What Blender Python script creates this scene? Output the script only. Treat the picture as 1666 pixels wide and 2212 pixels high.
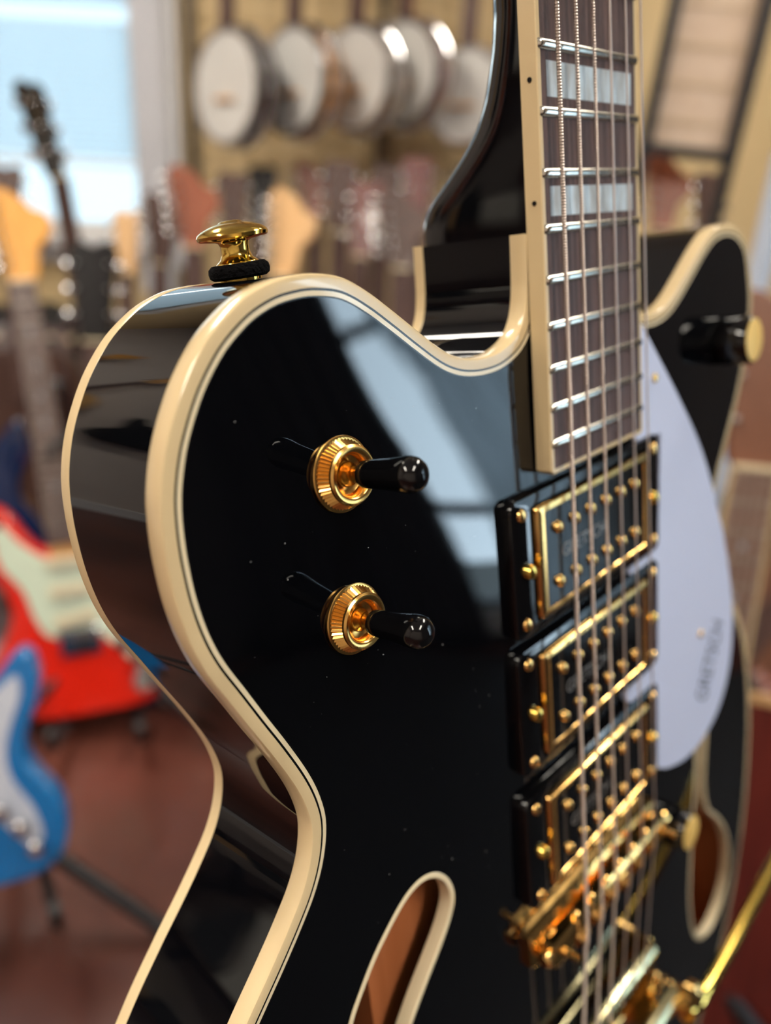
import bpy, math, random
import numpy as np
from mathutils import Vector, Matrix
from mathutils.geometry import delaunay_2d_cdt

random.seed(7)
for o in list(bpy.data.objects):
    bpy.data.objects.remove(o)
SC = bpy.context.scene
COL = SC.collection

# ------------------------------------------------------------------ camera
# The guitar frame (cm): x = bass to treble, y = bridge to nut, z = out of the top, origin at the bridge saddles.
F_PX = 1731.73
CAM_G = np.array([-22.146, 23.273, 12.367])                       # camera position in the guitar frame, cm
R_G = np.array([[0.68259239, -0.1054537, 0.72315085],
                [0.2883146, 0.94812977, -0.13388293],
                [-0.6715224, 0.29988241, 0.67759]])               # guitar frame -> camera axes
CAM_H = 1.0
up = np.array([0.049, 0.926, 0.375]); up /= np.linalg.norm(up)    # world up seen from the camera
yw = np.array([0, 0, -1.0]); yw -= up * yw.dot(up); yw /= np.linalg.norm(yw)
xw = np.cross(yw, up)
W_C = np.array([xw, yw, up])                                      # camera axes -> world
CAM_M = Matrix([[*W_C[0], 0], [*W_C[1], 0], [*W_C[2], CAM_H], [0, 0, 0, 1]])
RW = W_C @ R_G
GT = -RW @ CAM_G * 0.01 + np.array([0, 0, CAM_H])
GUITAR_M = Matrix([[*RW[0], GT[0]], [*RW[1], GT[1]], [*RW[2], GT[2]], [0, 0, 0, 1]])

cd = bpy.data.cameras.new('camera')
cam = bpy.data.objects.new('camera', cd); COL.objects.link(cam)
cam.matrix_world = CAM_M
cd.sensor_fit = 'HORIZONTAL'; cd.sensor_width = 36
cd.lens = 36 * F_PX / 1666
cd.clip_start = 0.01
cd.dof.use_dof = True
cd.dof.focus_distance = 0.187
cd.dof.aperture_fstop = 8.0
SC.camera = cam

def at(px, py, Y):
    """world point on the sight line of a pixel, Y metres in front of the camera"""
    d = W_C @ np.array([(px - 833) / F_PX, (1106 - py) / F_PX, -1.0])
    return Vector(d * (Y / d[1])) + Vector((0, 0, CAM_H))

# ------------------------------------------------------------------ light and exposure
SC.view_settings.view_transform = 'Standard'
SC.view_settings.look = 'None'
SC.view_settings.gamma = 1
SC.view_settings.use_curve_mapping = False
SC.view_settings.exposure = 0.0
cy = SC.cycles
cy.max_bounces = 7; cy.diffuse_bounces = 3; cy.glossy_bounces = 4; cy.transmission_bounces = 3; cy.transparent_max_bounces = 6
cy.caustics_reflective = False; cy.caustics_refractive = False
cy.use_adaptive_sampling = True; cy.adaptive_threshold = 0.1; cy.adaptive_min_samples = 16; cy.use_denoising = True
wd = bpy.data.worlds.new('sky'); SC.world = wd; wd.use_nodes = True
wb = wd.node_tree.nodes['Background']
wb.inputs[0].default_value = (0.72, 0.88, 1.0, 1); wb.inputs[1].default_value = 1.6

def area(name, loc, target, sx, sy, power, color):
    l = bpy.data.lights.new(name, 'AREA'); l.shape = 'RECTANGLE'; l.size = sx; l.size_y = sy
    l.energy = power; l.color = color
    o = bpy.data.objects.new(name, l); COL.objects.link(o)
    o.location = loc
    o.rotation_euler = (Vector(target) - Vector(loc)).to_track_quat('-Z', 'Y').to_euler()
    return o

ROOM = dict(x0=-2.6, x1=2.4, y0=-2.4, y1=2.9, h=2.7)
WIN1 = (-1.95, at(322, 300, 2.9).x, 0.80, 2.05)                  # x0, x1, z0, z1 in the back wall
WIN2 = (-0.15, 0.85, 0.15, 1.75)                                 # y0, y1, z0, z1 in the right wall
area('daylight_back_window', ((WIN1[0] + WIN1[1]) / 2, 3.35, 1.5), ((WIN1[0] + WIN1[1]) / 2, 0, 1.2), 1.9, 1.7, 56, (0.90, 0.97, 1.0))
area('daylight_front_window', (2.95, (WIN2[0] + WIN2[1]) / 2, 1.2), (0, (WIN2[0] + WIN2[1]) / 2, 1.1), 1.6, 2.0, 110, (0.70, 0.84, 1.0))

# ------------------------------------------------------------------ materials
def lin(c):
    return tuple(((v / 255) / 12.92 if v / 255 <= 0.04045 else ((v / 255 + 0.055) / 1.055) ** 2.4) for v in c) + (1,)

MATS = {}
def mat(name, rgb, rough=0.5, metal=0.0, coat=0.0, spec=0.5, noise=None, bump=None, emit=None, trans=0.0, wave=None, ior=None):
    """rgb in 0..255; noise=(scale, rgb2, stretch xyz); bump=(scale, strength); wave=(scale, strength)"""
    if name in MATS: return MATS[name]
    m = bpy.data.materials.new(name); m.use_nodes = True
    nt = m.node_tree; b = nt.nodes['Principled BSDF']
    b.inputs['Base Color'].default_value = lin(rgb)
    b.inputs['Roughness'].default_value = rough
    b.inputs['Metallic'].default_value = metal
    b.inputs['Specular IOR Level'].default_value = spec
    b.inputs['Coat Weight'].default_value = coat
    b.inputs['Coat Roughness'].default_value = 0.02
    b.inputs['Transmission Weight'].default_value = trans
    if ior: b.inputs['IOR'].default_value = ior
    m.diffuse_color = lin(rgb)
    tc = nt.nodes.new('ShaderNodeTexCoord')
    if noise:
        mp = nt.nodes.new('ShaderNodeMapping'); mp.inputs['Scale'].default_value = noise[2] if len(noise) > 2 else (1, 1, 1)
        nz = nt.nodes.new('ShaderNodeTexNoise'); nz.inputs['Scale'].default_value = noise[0]; nz.inputs['Detail'].default_value = 6
        rp = nt.nodes.new('ShaderNodeValToRGB')
        rp.color_ramp.elements[0].position = 0.35; rp.color_ramp.elements[1].position = 0.68
        rp.color_ramp.elements[0].color = lin(rgb); rp.color_ramp.elements[1].color = lin(noise[1])
        nt.links.new(tc.outputs['Object'], mp.inputs[0]); nt.links.new(mp.outputs[0], nz.inputs['Vector'])
        nt.links.new(nz.outputs[0], rp.inputs[0]); nt.links.new(rp.outputs[0], b.inputs['Base Color'])
    if bump or wave:
        bp = nt.nodes.new('ShaderNodeBump')
        if bump:
            nz2 = nt.nodes.new('ShaderNodeTexNoise'); nz2.inputs['Scale'].default_value = bump[0]; nz2.inputs['Detail'].default_value = 4
            nt.links.new(tc.outputs['Object'], nz2.inputs['Vector'])
            bp.inputs['Strength'].default_value = bump[1]; bp.inputs['Distance'].default_value = 0.002
            nt.links.new(nz2.outputs[0], bp.inputs['Height'])
        else:
            wv = nt.nodes.new('ShaderNodeTexWave'); wv.bands_direction = 'Y'; wv.inputs['Scale'].default_value = wave[0]
            nt.links.new(tc.outputs['Object'], wv.inputs['Vector'])
            bp.inputs['Strength'].default_value = wave[1]; bp.inputs['Distance'].default_value = 0.0004
            nt.links.new(wv.outputs[0], bp.inputs['Height'])
        nt.links.new(bp.outputs[0], b.inputs['Normal'])
    if emit:
        b.inputs['Emission Color'].default_value = lin(emit[0]); b.inputs['Emission Strength'].default_value = emit[1]
    MATS[name] = m
    return m

def glass_mat():
    m = bpy.data.materials.new('window_glass'); m.use_nodes = True
    nt = m.node_tree; nt.nodes.clear()
    out = nt.nodes.new('ShaderNodeOutputMaterial'); mx = nt.nodes.new('ShaderNodeMixShader')
    tr = nt.nodes.new('ShaderNodeBsdfTransparent'); gl = nt.nodes.new('ShaderNodeBsdfGlossy'); gl.inputs['Roughness'].default_value = 0.02
    fr = nt.nodes.new('ShaderNodeFresnel'); fr.inputs[0].default_value = 1.35
    tr.inputs[0].default_value = (0.93, 0.97, 0.97, 1)
    nt.links.new(fr.outputs[0], mx.inputs[0]); nt.links.new(tr.outputs[0], mx.inputs[1]); nt.links.new(gl.outputs[0], mx.inputs[2])
    nt.links.new(mx.outputs[0], out.inputs[0])
    return m
GLASS = glass_mat()

BLACK = mat('black_lacquer', (4, 5, 8), 0.03, spec=0.5)
CREAM = mat('cream_binding', (216, 192, 148), 0.22, coat=0.5, noise=(3.0, (224, 202, 160)))
CREAM2 = mat('cream_purfling', (232, 216, 180), 0.25, coat=0.5)
PURF = mat('purfling_black', (10, 10, 11), 0.2)
ROSE = mat('rosewood', (58, 38, 34), 0.55, noise=(3.0, (104, 78, 72), (220, 6, 60)), bump=(300, 0.15))
FRETM = mat('nickel_fret', (215, 212, 200), 0.2, metal=1.0)
PEARL = mat('pearloid', (172, 178, 182), 0.15, coat=0.6, noise=(150, (214, 236, 252), (1.6, 0.45, 1)))
GOLD = mat('gold_plate', (234, 190, 118), 0.16, metal=1.0)
GOLDB = mat('polished_brass', (226, 190, 96), 0.12, metal=1.0)
GOLDK = mat('knurled_gold', (230, 180, 102), 0.22, metal=1.0)
PLAST = mat('black_plastic', (8, 8, 10), 0.06)
PICKG = mat('silver_pickguard', (200, 210, 240), 0.32, coat=0.2)
FELT = mat('black_felt', (10, 9, 11), 0.95, spec=0.1, bump=(900, 1.0))
STRW = mat('wound_string', (214, 198, 188), 0.32, metal=0.8, wave=(430, 1.0))
STRP = mat('plain_string', (226, 214, 208), 0.35, metal=0.75)
INWOOD = mat('inner_wood', (168, 98, 56), 0.6, noise=(4, (184, 112, 68), (40, 3, 40)))
CHROME = mat('chrome', (210, 210, 212), 0.12, metal=1.0)
RUBBER = mat('black_rubber', (22, 22, 24), 0.55)
BMETAL = mat('black_tube', (38, 38, 42), 0.35, metal=0.3)
MAPLE = mat('amber_maple', (214, 150, 66), 0.3, coat=0.4, noise=(3, (226, 166, 82), (30, 2, 30)))
MAPLE2 = mat('pale_maple', (222, 176, 122), 0.35, coat=0.3, noise=(3, (230, 188, 138), (30, 2, 30)))
DARKW = mat('dark_brown_wood', (62, 40, 34), 0.4, coat=0.3, noise=(3, (88, 60, 50), (30, 2, 30)))
REDW = mat('reddish_wood', (140, 76, 52), 0.35, coat=0.3, noise=(3, (160, 92, 64), (30, 2, 30)))
INK = mat('dark_grey_ink', (70, 78, 98), 0.5)

# ------------------------------------------------------------------ mesh helpers
S = 1.0
def mesh(name, V, Fc, m, parent=None, smooth=False, scale=1.0):
    me = bpy.data.meshes.new(name)
    V = np.asarray(V, float) * scale
    me.from_pydata([tuple(v) for v in V], [], [tuple(int(i) for i in f) for f in Fc])
    me.materials.append(m)
    if smooth: me.polygons.foreach_set('use_smooth', [True] * len(me.polygons))
    me.update()
    o = bpy.data.objects.new(name, me); COL.objects.link(o)
    if parent: o.parent = parent
    return o

def fix_normals(o):
    import bmesh
    bm = bmesh.new(); bm.from_mesh(o.data); bmesh.ops.recalc_face_normals(bm, faces=bm.faces[:]); bm.to_mesh(o.data); bm.free()
    return o

class MB:
    """collects shapes for one mesh"""
    def __init__(s): s.V = []; s.F = []
    def add(s, V, F):
        n = len(s.V); s.V += [tuple(v) for v in V]; s.F += [tuple(n + i for i in f) for f in F]
        return s
    def box(s, a, b, bev=0.0, M=None):
        (x0, y0, z0), (x1, y1, z1) = a, b
        if bev <= 0:
            V = [(x, y, z) for z in (z0, z1) for y in (y0, y1) for x in (x0, x1)]
            F = [(0, 2, 3, 1), (4, 5, 7, 6), (0, 1, 5, 4), (2, 6, 7, 3), (0, 4, 6, 2), (1, 3, 7, 5)]
        else:
            loops = []
            for z, i in ((z0, bev), (z0 + bev, 0), (z1 - bev, 0), (z1, bev)):
                c = bev
                loops.append([(x0 + i + c, y0 + i, z), (x1 - i - c, y0 + i, z), (x1 - i, y0 + i + c, z), (x1 - i, y1 - i - c, z),
                              (x1 - i - c, y1 - i, z), (x0 + i + c, y1 - i, z), (x0 + i, y1 - i - c, z), (x0 + i, y0 + i + c, z)])
            V, F = loft(loops, True, True)
        if M is not None: V = [tuple(M @ Vector(v)) for v in V]
        return s.add(V, F)
    def loft(s, loops, cap0=True, cap1=True, closed=True):
        V, F = loft(loops, cap0, cap1, closed); return s.add(V, F)
    def lathe(s, prof, n=32, M=None, knurl=None):
        """prof: (radius, height) list; knurl: dict ring index -> depth"""
        loops = []
        for i, (r, h) in enumerate(prof):
            L = []
            for k in range(n):
                rr = r - (knurl[i] if knurl and i in knurl and k % 2 else 0)
                a = 2 * math.pi * k / n
                L.append((rr * math.cos(a), rr * math.sin(a), h))
            loops.append(L)
        V, F = loft(loops, prof[0][0] > 1e-6, prof[-1][0] > 1e-6)
        if M is not None: V = [tuple(M @ Vector(v)) for v in V]
        return s.add(V, F)
    def tube(s, P, r, n=10, cap=True):
        P = [Vector(p) for p in P]; loops = []
        nrm = None
        for i, p in enumerate(P):
            t = (P[min(i + 1, len(P) - 1)] - P[max(i - 1, 0)]).normalized()
            if nrm is None:
                a = Vector((1, 0, 0)) if abs(t.x) < 0.8 else Vector((0, 1, 0))
                nrm = (a - t * a.dot(t)).normalized()
            else:
                nrm = (nrm - t * nrm.dot(t)).normalized()
            bn = t.cross(nrm); rr = r[i] if isinstance(r, (list, tuple)) else r
            loops.append([tuple(p + (nrm * math.cos(2 * math.pi * k / n) + bn * math.sin(2 * math.pi * k / n)) * rr) for k in range(n)])
        V, F = loft(loops, cap, cap); return s.add(V, F)
    def prism(s, poly, z0, z1, bev=0.0, M=None):
        P = np.array(poly, float)
        if area2(P) < 0: P = P[::-1]
        if bev > 0:
            Q = offset(P, -bev)
            loops = [[(x, y, z0) for x, y in Q], [(x, y, z0 + bev) for x, y in P], [(x, y, z1 - bev) for x, y in P], [(x, y, z1) for x, y in Q]]
        else:
            loops = [[(x, y, z0) for x, y in P], [(x, y, z1) for x, y in P]]
        V, F = loft(loops, True, True)
        if M is not None: V = [tuple(M @ Vector(v)) for v in V]
        return s.add(V, F)
    def build(s, name, m, parent=None, smooth=False, scale=1.0):
        o = mesh(name, s.V, s.F, m, parent, False, scale)
        if smooth:
            me = o.data
            me.polygons.foreach_set('use_smooth', [True] * len(me.polygons))
            try: me.set_sharp_from_angle(angle=math.radians(38))
            except Exception: pass
        return o

def loft(loops, cap0=True, cap1=True, closed=True):
    n = len(loops[0]); V = [v for L in loops for v in L]; F = []
    for i in range(len(loops) - 1):
        for k in range(n if closed else n - 1):
            k2 = (k + 1) % n
            F.append((i * n + k, i * n + k2, (i + 1) * n + k2, (i + 1) * n + k))
    if cap0: F.append(tuple(range(n - 1, -1, -1)))
    if cap1: F.append(tuple((len(loops) - 1) * n + k for k in range(n)))
    return V, F

def area2(P):
    x, y = P[:, 0], P[:, 1]
    return 0.5 * np.sum(x * np.roll(y, -1) - np.roll(x, -1) * y)

def offset(P, d):
    """offset a counter-clockwise closed polygon outwards by d"""
    a = P - np.roll(P, 1, 0); b = np.roll(P, -1, 0) - P
    na = np.stack([a[:, 1], -a[:, 0]], 1); nb = np.stack([b[:, 1], -b[:, 0]], 1)
    na /= np.linalg.norm(na, axis=1)[:, None] + 1e-12; nb /= np.linalg.norm(nb, axis=1)[:, None] + 1e-12
    n = na + nb; l = (n * n).sum(1); n = 2 * n / np.maximum(l, 0.5)[:, None]
    return P + n * d

def spline(P, step, closed=True):
    """Catmull-Rom through P, resampled at about the given step"""
    P = np.array(P, float); n = len(P); out = []
    for i in range(n if closed else n - 1):
        if closed: p0, p1, p2, p3 = P[i - 1], P[i], P[(i + 1) % n], P[(i + 2) % n]
        else: p0, p1, p2, p3 = P[max(i - 1, 0)], P[i], P[i + 1], P[min(i + 2, n - 1)]
        k = max(2, int(np.linalg.norm(p2 - p1) / step * 4))
        for t in np.linspace(0, 1, k, endpoint=False):
            out.append(0.5 * ((2 * p1) + (-p0 + p2) * t + (2 * p0 - 5 * p1 + 4 * p2 - p3) * t * t + (-p0 + 3 * p1 - 3 * p2 + p3) * t ** 3))
    if not closed: out.append(P[-1])
    out = np.array(out)
    Q = np.vstack([out, out[:1]]) if closed else out
    d = np.r_[0, np.cumsum(np.linalg.norm(np.diff(Q, axis=0), axis=1))]
    m = max(8, int(d[-1] / step)); s = np.linspace(0, d[-1], m, endpoint=not closed)
    return np.stack([np.interp(s, d, Q[:, j]) for j in range(Q.shape[1])], 1)

def smooth_loop(P, it=6):
    for _ in range(it): P = 0.5 * P + 0.25 * (np.roll(P, 1, 0) + np.roll(P, -1, 0))
    return P

def inside(P, poly):
    x, y = P[:, 0][:, None], P[:, 1][:, None]
    x0, y0 = poly[:, 0], poly[:, 1]; x1, y1 = np.roll(x0, -1), np.roll(y0, -1)
    c = ((y0 > y) != (y1 > y)) & (x < (x1 - x0) * (y - y0) / (y1 - y0 + 1e-12) + x0)
    return c.sum(1) % 2 == 1

def plate(outer, holes, step):
    """triangles of a flat plate with holes: xy vertices, faces"""
    loops = [outer] + holes; V = []; Ed = []
    for L in loops:
        n0 = len(V); V += [tuple(p) for p in L]
        Ed += [(n0 + i, n0 + (i + 1) % len(L)) for i in range(len(L))]
    lo, hi = outer.min(0), outer.max(0)
    gx, gy = np.meshgrid(np.arange(lo[0], hi[0], step), np.arange(lo[1], hi[1], step * 0.866))
    gx[1::2] += step / 2
    G = np.stack([gx.ravel(), gy.ravel()], 1)
    ok = inside(G, outer)
    for h in holes: ok &= ~inside(G, h)
    bd = np.array(V)
    G = G[ok]
    keep = np.ones(len(G), bool)
    for i in range(0, len(G), 2000):
        keep[i:i + 2000] = np.sqrt(((G[i:i + 2000, None] - bd[None]) ** 2).sum(2)).min(1) > step * 0.45
    V += [tuple(p) for p in G[keep]]
    r = delaunay_2d_cdt([Vector(v) for v in V], Ed, [], 0, 1e-6)
    X = np.array([tuple(v) for v in r[0]]); T = np.array([f for f in r[2]])
    c = X[T].mean(1); ok = inside(c, outer)
    for h in holes: ok &= ~inside(c, h)
    return X, T[ok]

def thing(name, label, cat, M=None, group=None):
    o = bpy.data.objects.new(name, None); COL.objects.link(o); o.empty_display_size = 0.05
    if M is not None: o.matrix_world = M
    o['label'] = label; o['category'] = cat
    if group: o['group'] = group
    return o

def tag(o, label, cat, group=None):
    o['label'] = label; o['category'] = cat
    if group: o['group'] = group
    return o

def struct(o): o['kind'] = 'structure'; return o

def text_mesh(name, body, size, M, m, parent, ext=0.0, sx=1.0):
    cu = bpy.data.curves.new(name, 'FONT'); cu.body = body; cu.size = size; cu.align_x = 'CENTER'; cu.align_y = 'CENTER'; cu.extrude = ext
    t = bpy.data.objects.new(name + '_tmp', cu); COL.objects.link(t)
    dg = bpy.context.evaluated_depsgraph_get()
    me = bpy.data.meshes.new_from_object(t.evaluated_get(dg))
    bpy.data.objects.remove(t); bpy.data.curves.remove(cu)
    me.name = name
    me.transform(M @ Matrix.Diagonal((sx, 1, 1, 1)))
    me.materials.clear(); me.materials.append(m)
    o = bpy.data.objects.new(name, me); COL.objects.link(o); o.parent = parent
    return o

# ------------------------------------------------------------------ the room
x0, x1, y0, y1, H = ROOM['x0'], ROOM['x1'], ROOM['y0'], ROOM['y1'], ROOM['h']
FLOORM = mat('stained_concrete', (66, 32, 26), 0.34, noise=(2.2, (104, 58, 46)), bump=(30, 0.05), coat=0.15)
WALLB = mat('beige_wall', (206, 180, 134), 0.8, noise=(2, (212, 188, 144)))
WALLG = mat('mauve_grey_wall', (196, 186, 180), 0.8, noise=(2, (204, 194, 188)))
CEILM = mat('ceiling_paint', (238, 240, 242), 0.85, noise=(2, (242, 244, 246)))
TRIMM = mat('white_trim', (214, 214, 216), 0.5)
struct(MB().box((x0, y0, -0.1), (x1, y1, 0)).build('floor', FLOORM))
struct(MB().box((x0, y0, H), (x1, y1, H + 0.1)).build('ceiling', CEILM))
RUG = mat('added_charcoal_rug', (26, 26, 30), 0.95, bump=(400, 0.4))
tag(MB().box((0.35, -1.2, 0.0005), (2.3, 1.15, 0.009)).build('added_floor_rug', RUG), 'added charcoal rug on the floor to the right of the black guitar', 'rug')  # rug added so the guitar top reflects dark instead of red floor
wbk = MB()
wbk.box((x0, y1, 0), (WIN1[0], y1 + 0.12, H)).box((WIN1[1], y1, 0), (x1, y1 + 0.12, H))
wbk.box((WIN1[0], y1, 0), (WIN1[1], y1 + 0.12, WIN1[2])).box((WIN1[0], y1, WIN1[3]), (WIN1[1], y1 + 0.12, H))
struct(wbk.build('wall_back', WALLB))
struct(MB().box((x0 - 0.12, y0, 0), (x0, y1, H)).build('wall_left', WALLG))
wrt = MB()
wrt.box((x1, y0, 0), (x1 + 0.12, WIN2[0], H)).box((x1, WIN2[1], 0), (x1 + 0.12, y1, H))
wrt.box((x1, WIN2[0], 0), (x1 + 0.12, WIN2[1], WIN2[2])).box((x1, WIN2[0], WIN2[3]), (x1 + 0.12, WIN2[1], H))
WALLD = mat('charcoal_wall', (66, 64, 68), 0.8)
struct(wrt.build('wall_right', WALLD))
struct(MB().box((x0, y0 - 0.12, 0), (x1, y0, H)).build('wall_front', WALLG))
struct(MB().box((x0, y1 - 0.015, 0), (x1, y1, 0.1)).build('baseboard_back', TRIMM))
struct(MB().box((x0, y0, 0), (x0 + 0.015, y1 - 0.015, 0.1)).build('baseboard_left', TRIMM))

w = MB(); a, b, c, d = WIN1; fw = 0.09
w.box((a - 0.02, y1 - 0.03, c - fw), (b + fw + 0.02, y1, c)).box((a - 0.02, y1 - 0.03, d), (b + fw + 0.02, y1, d + fw))
w.box((b, y1 - 0.03, c), (b + fw + 0.02, y1, d)).box((a - fw, y1 - 0.03, c - fw), (a, y1, d + fw))
win = struct(w.build('window_1', TRIMM))
mb = MB()
mb.box((a, y1 + 0.04, c), (a + 0.05, y1 + 0.08, d)).box((b - 0.05, y1 + 0.04, c), (b, y1 + 0.08, d))
mb.box((a + 0.05, y1 + 0.04, c), (b - 0.05, y1 + 0.08, c + 0.04)).box((a + 0.05, y1 + 0.04, d - 0.04), (b - 0.05, y1 + 0.08, d))
mb.build('window_frame', TRIMM, win)
MB().box((a + 0.05, y1 + 0.055, c + 0.04), (b - 0.05, y1 + 0.06, d - 0.04)).build('pane', GLASS, win)
MB().box((a - 0.02, y1 - 0.1, c - 0.03), (b + 0.06, y1 - 0.031, c)).build('window_sill', TRIMM, win)

w = MB(); a, b, c, d = WIN2
w.box((x1 - 0.03, a - fw, c - fw), (x1, b + fw, c)).box((x1 - 0.03, a - fw, d), (x1, b + fw, d + fw))
w.box((x1 - 0.03, a - fw, c), (x1, a, d)).box((x1 - 0.03, b, c), (x1, b + fw, d))
win2 = struct(w.build('window_2', TRIMM))
DARKF = mat('dark_mullion', (40, 42, 46), 0.5)
for yy in (a, b):
    MB().box((x1 + 0.02, yy - 0.025, c), (x1 + 0.08, yy + 0.025, d)).build('mullion', DARKF, win2)
for zz in (c, 0.54, 1.08, d):
    MB().box((x1 + 0.021, a, zz - 0.02), (x1 + 0.079, b, zz + 0.02)).build('transom', DARKF, win2)
MB().box((x1 + 0.045, a, c), (x1 + 0.05, b, d)).build('pane', GLASS, win2)

# ------------------------------------------------------------------ the guitar
G = thing('hollow_body_guitar', 'black double-cutaway hollow-body guitar with cream binding and gold hardware, filling the foreground', 'guitar', GUITAR_M)
GS = 0.01
def P_(mb, name, m, parent=G, smooth=True): return mb.build(name, m, parent, smooth, GS)

KS = 0.03
def zed(y): return -0.65 + KS * (y - 22)             # height of the top's edge
BIND_H, DEPTH = 0.55, 4.15
BASS = [(-2.78, 23.5), (-2.78, 22.6), (-2.82, 21.9), (-2.98, 21.3), (-3.38, 20.83), (-4.12, 20.55), (-4.88, 20.5), (-5.58, 20.58), (-6.12, 20.74),
        (-6.63, 21.0), (-7.35, 21.48), (-8.12, 22.02), (-8.83, 22.5), (-9.47, 22.86), (-9.98, 23.04), (-10.7, 23.14), (-11.25, 23.13), (-11.77, 23.06),
        (-12.36, 22.87), (-12.86, 22.6), (-13.4, 22.2), (-13.95, 21.6), (-14.36, 20.98), (-14.7, 20.3), (-14.95, 19.5), (-15.05, 18.7), (-15.06, 17.9),
        (-15.0, 17.1), (-14.85, 16.3), (-14.6, 15.55), (-14.2, 14.7), (-13.78, 13.8), (-13.3, 12.8), (-12.85, 11.75), (-12.62, 10.95), (-12.57, 10.3),
        (-12.75, 9.55), (-13.1, 8.87), (-13.6, 8.25), (-14.3, 7.5), (-15.3, 6.5), (-16.4, 5.3), (-17.5, 3.8), (-18.4, 1.8), (-19.2, -0.8), (-19.7, -4), (-19.8, -8),
        (-19.3, -12), (-18.0, -16), (-15.8, -19.3), (-12.8, -21.9), (-9, -23.8), (-4.6, -24.9)]
half = spline(BASS + [(0, -25.2)], 0.18, closed=False)
treb = half[:-1][::-1] * [-1, 1]
dlt = np.interp(-treb[:, 1], [-22.5, -21.3, -19.9, -16.5, -13.1, 0], [0, 0.4, 0.65, 1.4, 1.8, 1.9]) * (treb[:, 0] > 9.5) * np.clip((treb[:, 0] - 9.5) / 3.5, 0, 1)
treb = treb - np.c_[dlt, 0 * dlt]               # the treble bout is a little narrower
OUT = np.vstack([half, treb])                        # goes down the bass side and up the treble side: counter-clockwise
if area2(OUT) < 0: OUT = OUT[::-1]
OUT = np.array([p for i, p in enumerate(OUT) if np.linalg.norm(p - OUT[i - 1]) > 0.05])
NI = [offset(OUT, -d) for d in (0.0, 0.28, 0.335, 0.44, 0.475)]

def soft_dist(P):
    seg = np.roll(OUT, -1, 0) - OUT; ds = np.linalg.norm(seg, axis=1); mid = OUT + seg / 2
    keep = ~((np.abs(mid[:, 0]) < 2.7) & (mid[:, 1] > 20))
    ds, mid = ds[keep], mid[keep]
    out = np.zeros(len(P))
    for i in range(0, len(P), 1500):
        r2 = ((P[i:i + 1500, None] - mid[None]) ** 2).sum(2) + 1e-4
        out[i:i + 1500] = np.sqrt(2.0 / ((ds / r2 ** 1.5).sum(1)))
    return out
ARCH = 0.5
def ztop(P):
    P = np.atleast_2d(np.asarray(P, float))
    d = soft_dist(P)
    return zed(P[:, 1]) + ARCH * (1 - np.exp(-(d / 8.0) ** 2))
def zt(x, y): return float(ztop([(x, y)])[0])

FH = [(-8.54, 6.24), (-8.89, 6.42), (-9.39, 6.46), (-9.96, 6.25), (-10.64, 5.76), (-11.22, 5.27), (-11.77, 4.64), (-12.33, 3.89), (-12.75, 2.7), (-12.85, 1.2), (-12.75, -0.3), (-12.65, -1.8),
      (-12.8, -3.4), (-13.4, -4.8), (-14.6, -6), (-16.1, -7.8), (-17.1, -9.8), (-17.3, -11.6), (-16.6, -13.2), (-15.1, -14), (-13.4, -13.4), (-12.3, -12.2), (-11.6, -10.6), (-11.2, -8.8), (-11.1, -7), (-11.1, -5),
      (-11.2, -3.2), (-11.3, -1.4), (-11.1, 0.2), (-10.6, 1.2), (-10.14, 1.87), (-9.63, 2.49), (-9.18, 2.99), (-8.49, 3.75), (-8.07, 4.35), (-7.88, 4.88), (-7.95, 5.39), (-8.19, 5.88)]
FB = smooth_loop(spline(FH, 0.15), 4)
if area2(FB) < 0: FB = FB[::-1]
FT = FB[::-1] * [-1, 1] - [1.5, 0]
# arched top with the two holes
X, T = plate(NI[4], [FB, FT], 0.42)
Z = ztop(X)
top = fix_normals(mesh('top', np.c_[X, Z], T, BLACK, G, True, GS))
if top.data.polygons[0].normal.z < 0: top.data.flip_normals()
# rim, bindings and purfling run round the outline
def ring(L, dz): return [(p[0], p[1], zed(p[1]) + dz) for p in L]
P_(MB().loft([ring(OUT, -DEPTH + 0.42), ring(OUT, -BIND_H)], False, False), 'rim', BLACK)
r = 0.07
bl = [ring(OUT, -BIND_H), ring(offset(OUT, 0.012), -BIND_H + 0.02), ring(offset(OUT, 0.012), -r), ring(offset(OUT, -0.02), -0.02), ring(offset(OUT, -0.09), 0.0), ring(NI[1], 0.0)]
fb = P_(MB().loft(bl, False, False), 'front_binding', CREAM)
P_(MB().loft([ring(NI[1], 0), ring(NI[2], 0)], False, False), 'purfling_black_line', PURF)
P_(MB().loft([ring(NI[2], 0), ring(NI[3], 0)], False, False), 'purfling_cream_line', CREAM2)
P_(MB().loft([ring(NI[3], 0), ring(NI[4], 0)], False, False), 'purfling_inner_line', PURF)
bb = [ring(offset(OUT, -0.4), -DEPTH), ring(offset(OUT, -0.05), -DEPTH), ring(offset(OUT, 0.012), -DEPTH + 0.05), ring(offset(OUT, 0.012), -DEPTH + 0.40), ring(OUT, -DEPTH + 0.42)]
P_(MB().loft(bb, False, False), 'back_binding', CREAM)
Xb, Tb = plate(offset(OUT, -0.4), [], 1.2)
db = np.maximum(soft_dist(Xb) - 0.5, 0)
bk = fix_normals(mesh('back', np.c_[Xb, zed(Xb[:, 1]) - DEPTH - 0.7 * (1 - np.exp(-(db / 5) ** 2))], Tb, BLACK, G, True, GS))
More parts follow.
